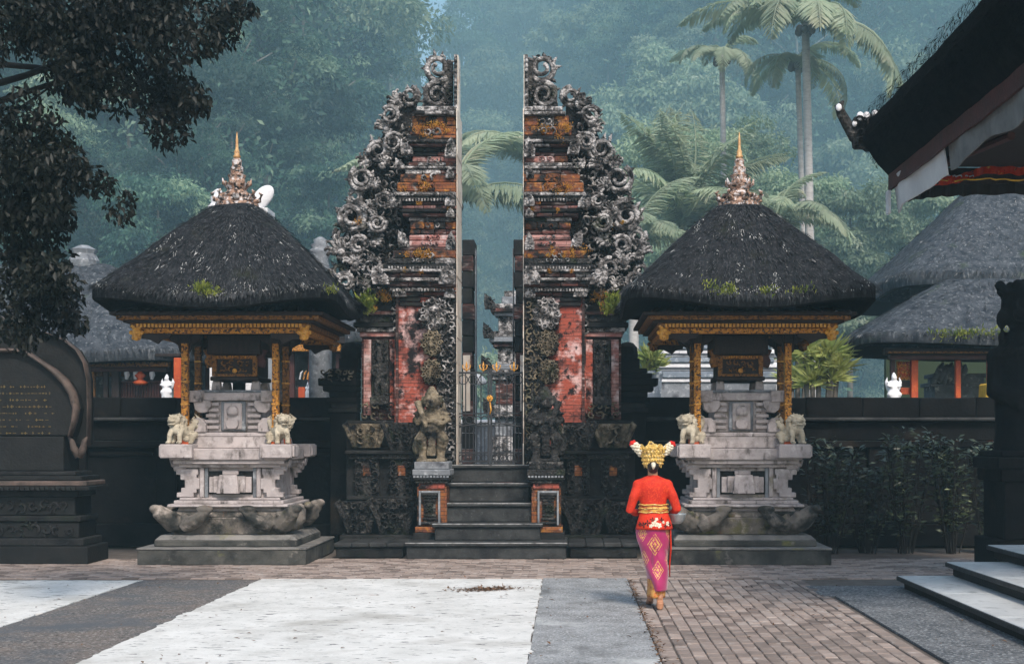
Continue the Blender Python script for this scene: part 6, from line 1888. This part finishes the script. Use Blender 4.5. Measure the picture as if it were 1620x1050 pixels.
spiky('large spiky yellow green plant right of the right shrine posts', 1295, 530, 630, 80, 29, 2, ((0, 575), (-22, 560), (18, 560), (-10, 605), (20, 600), (30, 585)))
spiky('darker spiky plant touching the right shrine post', 1262, 540, 630, 60, 31, 3, ((0, 570), (-10, 600), (10, 612)))

# ---------------------------------------------------------------- the woman walking away
wxx, wyy = wx(1040, 13.78), 13.78
t = thing('person', 'woman walking away in red lace blouse, magenta sarong and golden headdress', 'person', (wxx, wyy, 0))
def P3(x, y, z): return (wxx + x, wyy + y, z)
mb = MB()
T = lambda pts, rad, n=12, up=(0, 1, 0): mb.tube([P3(*p) for p in pts], rad, n, up=up)
E = lambda c, r, rot=None: mb.ell(P3(*c), r, 14, 10, rot)
# torso, hips, neck, head (facing +Y, so the back is towards the camera)
T([(-.03, .02, .74), (-.03, .02, .84), (-.035, .02, .95), (-.04, .02, 1.03), (-.042, .02, 1.12), (-.045, .02, 1.2), (-.045, .015, 1.26), (-.045, .01, 1.30)],
  [(.155, .115), (.165, .12), (.13, .10), (.118, .09), (.13, .095), (.15, .095), (.145, .08), (.07, .06)], 18)
T([(-.045, .01, 1.26), (-.045, .02, 1.34), (-.045, .03, 1.40)], [.062, .05, .05])
E((-.045, .04, 1.47), (.075, .092, .108)); E((-.045, .125, 1.45), (.018, .03, .025))
for s in (-1, 1): E((-.045 + s * .078, .03, 1.46), (.012, .025, .032))
# arms: elbows out, forearms brought forward
A = {-1: [(-.185, .01, 1.238), (-.232, -.01, 1.12), (-.272, .01, .985), (-.205, .14, .955), (-.16, .25, .95)], 1: [(.095, .01, 1.238), (.15, -.01, 1.13), (.195, .0, 1.00), (.165, .13, .955), (.13, .22, .94)]}
for s in (-1, 1): T(A[s], [.044, .044, .039, .034, .026], 10); E(A[s][0], (.044, .044, .044))
# legs: right foot planted behind, left foot stepping ahead
T([(.03, .03, .80), (.025, .07, .48), (.03, .06, .28), (.022, -.01, .10)], [.08, .06, .052, .034], 12)
T([(.025, -.03, .09), (.025, -.02, .05)], [.036, .038]); T([(.022, -.055, .035), (.025, .05, .035), (.03, .15, .022)], [(.032, .032), (.04, .03), (.036, .018)], 10, (0, 0, 1))
T([(-.08, .03, .80), (-.045, .15, .50), (-.035, .20, .30), (-.055, .29, .16)], [.08, .06, .05, .034], 12)
T([(-.055, .29, .16), (-.055, .28, .10)], [.036, .034]); T([(-.055, .26, .085), (-.055, .35, .045), (-.055, .43, .022)], [(.032, .032), (.04, .026), (.036, .018)], 10, (0, 0, 1))
for bx_, by, bz in ((.03, .15, .02), (-.055, .43, .02)):
    for k in range(5): mb.tube([P3(bx_ - .03 + k * .015, by - .02, bz), P3(bx_ - .034 + k * .017, by + .03 - .004 * abs(k - 1), bz - .006)], [.010, .008], 6)
remeshed(mb, 'body', 'skin', t, .011, 3)
# hands with five fingers each, curled round what she carries in front
for s in (-1, 1):
    a = Vector(A[s][4])
    mb = MB()
    d = Vector((-s * .6, .7, .1)).normalized()
    mb.tube([P3(*a), P3(*(a + d * .045)), P3(*(a + d * .085))], [(.024, .018), (.036, .016), (.038, .013)], 10, up=(0, 0, 1))
    side = d.cross(Vector((0, 0, 1)))
    for k, ln in enumerate((.062, .072, .068, .052)):
        b = a + d * .082 + side * (-.027 + .018 * k)
        mb.tube([P3(*b), P3(*(b + d * ln * .45 + Vector((0, 0, -.008)))), P3(*(b + d * ln * .75 + Vector((0, 0, -.028)))), P3(*(b + d * ln * .7 + Vector((0, 0, -.05))))], [.0088, .0082, .0076, .006], 7)
    b = a + d * .03 - side * .03 * s
    mb.tube([P3(*b), P3(*(b - side * s * .025 + d * .02 + Vector((0, 0, -.01)))), P3(*(b - side * s * .03 + d * .05 + Vector((0, 0, -.025))))], [.012, .010, .007], 7)
    remeshed(mb, 'hand', 'skin', t, .0045, 2)
# blouse
mb = MB()
T([(-.035, .02, .955), (-.04, .02, 1.03), (-.042, .02, 1.12), (-.045, .02, 1.2), (-.045, .015, 1.27), (-.045, .012, 1.315)], [(.137, .108), (.128, .10), (.142, .106), (.163, .107), (.158, .092), (.078, .07)], 20)
for s in (-1, 1):
    q = [Vector(p) for p in A[s]]
    T([tuple(q[0]), tuple(q[1]), tuple(q[2]), tuple(q[2].lerp(q[3], .8)), tuple(q[3].lerp(q[4], .5))], [.054, .05, .045, .04, .035], 12); E(A[s][0], (.062, .06, .058))
T([(-.185, .012, 1.24), (-.12, .012, 1.268), (-.045, .012, 1.305), (.03, .012, 1.268), (.095, .012, 1.24)], [(.05, .055), (.05, .07), (.05, .065), (.05, .07), (.05, .055)], 12)
kb = remeshed(mb, 'blouse', 'kebaya', t, .010, 5)
# ring builder for the wrapped cloths
def wrap(name, mt, rows, par, n=48, fold=.0, nf=7, seed=0, thick=.008):
    mb = MB(); vs = []; K = len(rows)
    for (z, cx, cy, rx, ry) in rows:
        for k in range(n):
            a = 2 * PI * k / n
            f = 1 + fold * math.sin(a * nf + z * 9 + seed) * (1.2 - z) + fold * .6 * math.sin(a * 3 + z * 23)
            vs.append(P3(cx + rx * f * math.cos(a), cy + ry * f * math.sin(a), z))
    for (z, cx, cy, rx, ry) in (rows[-1], rows[0]):
        for k in range(n):
            a = 2 * PI * k / n
            f = 1 + fold * math.sin(a * nf + z * 9 + seed) * (1.2 - z) + fold * .6 * math.sin(a * 3 + z * 23)
            vs.append(P3(cx + (rx - thick) * f * math.cos(a), cy + (ry - thick) * f * math.sin(a), z + (.002 if z > .5 else .004)))
    fs = []
    for i in range(K + 1):
        for k in range(n):
            fs.append((i * n + k, i * n + (k + 1) % n, ((i + 1) % (K + 2)) * n + (k + 1) % n, ((i + 1) % (K + 2)) * n + k))
    for k in range(n): fs.append(((K + 1) * n + k, (K + 1) * n + (k + 1) % n, (k + 1) % n, k))
    mb.add(vs, fs)
    return mb.build(name, mt, par, smooth=True)
def lerp_rows(rows, m):
    out = []
    for i in range(len(rows) - 1):
        for q in range(m):
            f = q / m; f = f * f * (3 - 2 * f)
            out.append(tuple(a + (b - a) * (q / m) for a, b in zip(rows[i], rows[i + 1])))
    return out + [rows[-1]]
SR = [(.90, -.035, .02, .150, .122), (.80, -.038, .025, .168, .132), (.70, -.036, .04, .160, .135), (.58, -.024, .07, .142, .145), (.45, -.008, .10, .124, .175), (.34, .006, .12, .108, .20), (.25, .014, .13, .095, .21), (.19, .016, .13, .086, .205)]
# magenta songket with woven gold diamonds
sm = bpy.data.materials.new('sarong'); sm.use_nodes = True
nt = sm.node_tree; NN, LL = nt.nodes, nt.links
def math_(op, a, b=None):
    q = NN.new('ShaderNodeMath'); q.operation = op
    for i, v in enumerate((a, b)):
        if v is None: continue
        if isinstance(v, (int, float)): q.inputs[i].default_value = v
        else: LL.new(v, q.inputs[i])
    return q.outputs[0]
tc = NN.new('ShaderNodeTexCoord'); sx_ = NN.new('ShaderNodeSeparateXYZ'); LL.new(tc.outputs['Object'], sx_.inputs[0])
nz = NN.new('ShaderNodeTexNoise'); nz.inputs['Scale'].default_value = 70; LL.new(tc.outputs['Object'], nz.inputs['Vector'])
def diamond(x0, z0, w, h):
    dx = math_('DIVIDE', math_('ABSOLUTE', math_('SUBTRACT', sx_.outputs[0], x0)), w)
    dz = math_('DIVIDE', math_('ABSOLUTE', math_('SUBTRACT', sx_.outputs[2], z0)), h)
    d = math_('ADD', dx, dz)
    ringed = math_('GREATER_THAN', math_('SINE', math_('MULTIPLY', d, 14.0)), -.35)
    return math_('MULTIPLY', math_('LESS_THAN', d, 1.0), ringed)
dm = None
for q in ((-.03, .655, .075, .115), (.0, .40, .06, .10), (-.135, .50, .05, .10), (-.15, .76, .045, .08), (.125, .76, .045, .08), (.11, .50, .04, .09)):
    d = diamond(*q); dm = d if dm is None else math_('MAXIMUM', dm, d)
gl = math_('MULTIPLY', dm, math_('GREATER_THAN', nz.outputs['Fac'], .43))
mx = NN.new('ShaderNodeMix'); mx.data_type = 'RGBA'
ca = [q for q in mx.inputs if q.type == 'RGBA']
ca[0].default_value = (.36, .011, .10, 1); ca[1].default_value = (.62, .33, .09, 1)
LL.new(gl, mx.inputs['Factor'])
LL.new([q for q in mx.outputs if q.type == 'RGBA'][0], NN['Principled BSDF'].inputs['Base Color'])
NN['Principled BSDF'].inputs['Roughness'].default_value = .42
NN['Principled BSDF'].inputs['Sheen Weight'].default_value = .3
bp = NN.new('ShaderNodeBump'); bp.inputs['Strength'].default_value = .4; bp.inputs['Distance'].default_value = .02
n2 = NN.new('ShaderNodeTexNoise'); n2.inputs['Scale'].default_value = 9; LL.new(tc.outputs['Object'], n2.inputs['Vector'])
LL.new(n2.outputs['Fac'], bp.inputs['Height']); LL.new(bp.outputs[0], NN['Principled BSDF'].inputs['Normal'])
M['sarong'] = sm
sr = wrap('sarong', 'sarong', lerp_rows(SR, 4), t, 80, .06, 4, 1.0)
# orange gold inner cloth that shows at the hem and trails at the left
wrap('underskirt', 'cloth_gold', lerp_rows([(.30, .004, .12, .10, .18), (.22, .002, .13, .090, .185), (.12, -.008, .14, .088, .19)], 4), t, 48, .06, 4, 2.0)
mb = MB(); mb.tube([P3(.128, .0, .80), P3(.134, .01, .62), P3(.124, .04, .46), P3(.126, .05, .33)], [(.008, .05), (.01, .05), (.008, .045), (.006, .03)], 8); mb.build('sash_end', 'kebaya', t, smooth=True)
# flared lower blouse with printed blossoms, belt
PR = [(.985, -.036, .02, .134, .108), (.93, -.034, .02, .150, .12), (.87, -.032, .02, .170, .135), (.80, -.03, .02, .186, .147)]
pp = wrap('peplum', 'kebaya', lerp_rows(PR, 3), t, 48, .02, 9, 0)
rg = random.Random(3)
def on_peplum(a, z, off):
    for i in range(3):
        if PR[i][0] >= z >= PR[i + 1][0]:
            f = (PR[i][0] - z) / (PR[i][0] - PR[i + 1][0])
            rx, ry = PR[i][3] + (PR[i + 1][3] - PR[i][3]) * f, PR[i][4] + (PR[i + 1][4] - PR[i][4]) * f
            return Vector(P3(-.033 + (rx + off) * math.cos(a), .02 + (ry + off) * math.sin(a), z))
for (ad, z, r, mt) in ((270, .862, .036, 'petal_white'), (284, .845, .03, 'petal_white'), (276, .905, .020, 'petal_white'), (318, .86, .028, 'petal_white'), (258, .84, .022, 'petal_white'), (300, .875, .016, 'petal_white'),
                       (246, .868, .034, 'black_cloth'), (232, .85, .032, 'black_cloth'), (296, .90, .026, 'black_cloth'), (262, .90, .028, 'black_cloth'), (306, .835, .024, 'black_cloth'), (330, .85, .03, 'black_cloth'), (215, .855, .026, 'black_cloth')):
    a = R(ad); c = on_peplum(a, z, .004 if mt == 'petal_white' else .0025)
    nrm = Vector((math.cos(a), math.sin(a), .2)).normalized(); tg = Vector((-math.sin(a), math.cos(a), 0)); up = nrm.cross(tg)
    mb = MB(); m = 5 if mt == 'petal_white' else 4
    st = rg.uniform(0, 6)
    for k in range(m):
        b = st + k * 2 * PI / m
        dr = tg * math.cos(b) + up * math.sin(b)
        pd = nrm.cross(dr)
        e = c + dr * r; mid = c + dr * r * .6
        w = r * (.36 if mt == 'petal_white' else .22)
        mb.add([c + nrm * .001, mid + pd * w + nrm * .002, e + nrm * .001, mid - pd * w + nrm * .002, c - nrm * .006, mid + pd * w - nrm * .006, e - nrm * .006, mid - pd * w - nrm * .006], [(0, 1, 2, 3), (7, 6, 5, 4), (0, 4, 5, 1), (1, 5, 6, 2), (2, 6, 7, 3), (3, 7, 4, 0)])
    if mt == 'petal_white': mb.ell(c + nrm * .003, (r * .16,) * 3, 7, 5)
    mb.build('printed_blossom' if mt == 'petal_white' else 'printed_leaf', mt, pp)
wrap('belt', 'sash', [(1.05, -.039, .02, .136, .108), (1.03, -.038, .02, .141, .112), (.99, -.037, .02, .145, .115), (.965, -.036, .02, .147, .117)], t, 40, .012, 8)
for z in (1.045, 1.008, .97):
    mb = MB(); mb.tube([P3(-.038 + .147 * math.cos(a * PI / 18), .02 + .117 * math.sin(a * PI / 18), z + .004 * math.sin(a)) for a in range(37)], .006, 6); mb.build('belt_cord', 'crown_gold', t, smooth=True)
# silver bowl held at her right hip
mb = MB(); mb.lathe([(.03, -.06), (.05, -.055), (.085, -.02), (.10, .03), (.105, .045), (.095, .045), (.08, .0), (.03, -.03)], P3(.195, .14, .905), 20)
tag(mb.build('offering_bowl', 'silver', None, smooth=True, origin=P3(.195, .14, .845)), 'silver bowl carried at the right hip of the walking woman', 'bowl')
# hair and headdress
mb = MB(); mb.ell(P3(-.045, .02, 1.475), (.083, .09, .105), 16, 12); mb.ell(P3(-.045, -.055, 1.425), (.062, .045, .05), 12, 8); mb.ell(P3(-.045, -.02, 1.39), (.05, .05, .04), 12, 8)
remeshed(mb, 'hair', 'hair', t, .01, 2)
cr = None
mb = MB(); n = 36
vs = []
for i, (z, r) in enumerate(((1.415, .086), (1.44, .094), (1.50, .106), (1.56, .126), (1.60, .146))):
    for k in range(n):
        a = 2 * PI * k / n
        zz = z
        if i == 4: zz = 1.585 + .06 * abs(math.sin(a * 4.5)) + (.03 if abs(math.cos(a)) < .25 else 0)
        if i == 0: zz = z + .012 * math.sin(a * 6)
        vs.append(P3(-.045 + r * math.cos(a), .02 + r * .95 * math.sin(a), zz))
for i, r in ((4, .138), (0, .082)):
    z = 1.585 if i == 4 else 1.42
    for k in range(n):
        a = 2 * PI * k / n
        zz = 1.58 + .06 * abs(math.sin(a * 4.5)) + (.03 if abs(math.cos(a)) < .25 else 0) if i == 4 else z
        vs.append(P3(-.045 + r * math.cos(a), .02 + r * .95 * math.sin(a), zz))
fs = [(i * n + k, i * n + (k + 1) % n, (i + 1) * n + (k + 1) % n, (i + 1) * n + k) for i in range(6) for k in range(n)] + [(6 * n + k, 6 * n + (k + 1) % n, (k + 1) % n, k) for k in range(n)]
mb.add(vs, fs); cr = mb.build('headdress', 'crown_gold', t)
for row, (z, r, m, sz) in enumerate(((1.45, .098, 26, .010), (1.485, .104, 26, .012), (1.525, .114, 26, .012), (1.565, .128, 24, .014), (1.60, .144, 22, .012))):
    mb = MB()
    for k in range(m):
        a = 2 * PI * (k + .5 * (row % 2)) / m
        mb.ell(P3(-.045 + r * math.cos(a), .02 + r * .95 * math.sin(a), z), (sz, sz, sz * 1.15), 7, 5)
    tag(mb.build('gold_petals', 'crown_gold', cr), kind='stuff')
mb = MB(); mb.ell(P3(-.045, .02, 1.56), (.10, .095, .09), 14, 8); mb.build('headdress_cap', 'crown_gold', cr, smooth=True)
mb = MB(); mb.tube([P3(-.045, -.085, 1.45), P3(-.045, -.11, 1.425), P3(-.045, -.10, 1.395)], [.024, .02, .006], 8); mb.build('headdress_drop', 'petal_white', cr, smooth=True)
for s in (-1, 1):
    b = Vector((-.045 + s * .10, .0, 1.55)); d = Vector((s * .62, -.05, .62)).normalized(); side = d.cross(Vector((0, 1, 0)))
    mb = MB()
    L_ = .125 if s < 0 else .115
    for k in range(30):
        f = k / 30; a = k * 2.4
        c = b + d * (.01 + L_ * f) + (side * math.cos(a) + d.cross(side) * math.sin(a)) * (.034 - .010 * f)
        mb.ell(P3(*c), (.021, .021, .017), 7, 5)
    fl = mb.build('flower_horn', 'petal_white', cr, smooth=True)
    mb = MB(); e = b + d * (L_ + .02)
    for k in range(9):
        a = k * 2 * PI / 9
        c = e + (side * math.cos(a) + d.cross(side) * math.sin(a)) * .022
        mb.ell(P3(*c), (.018, .017, .016), 7, 5)
    mb.ell(P3(*(e + d * .010)), (.020, .020, .017), 8, 6)
    mb.build('red_blossom', 'petal_red', cr, smooth=True)
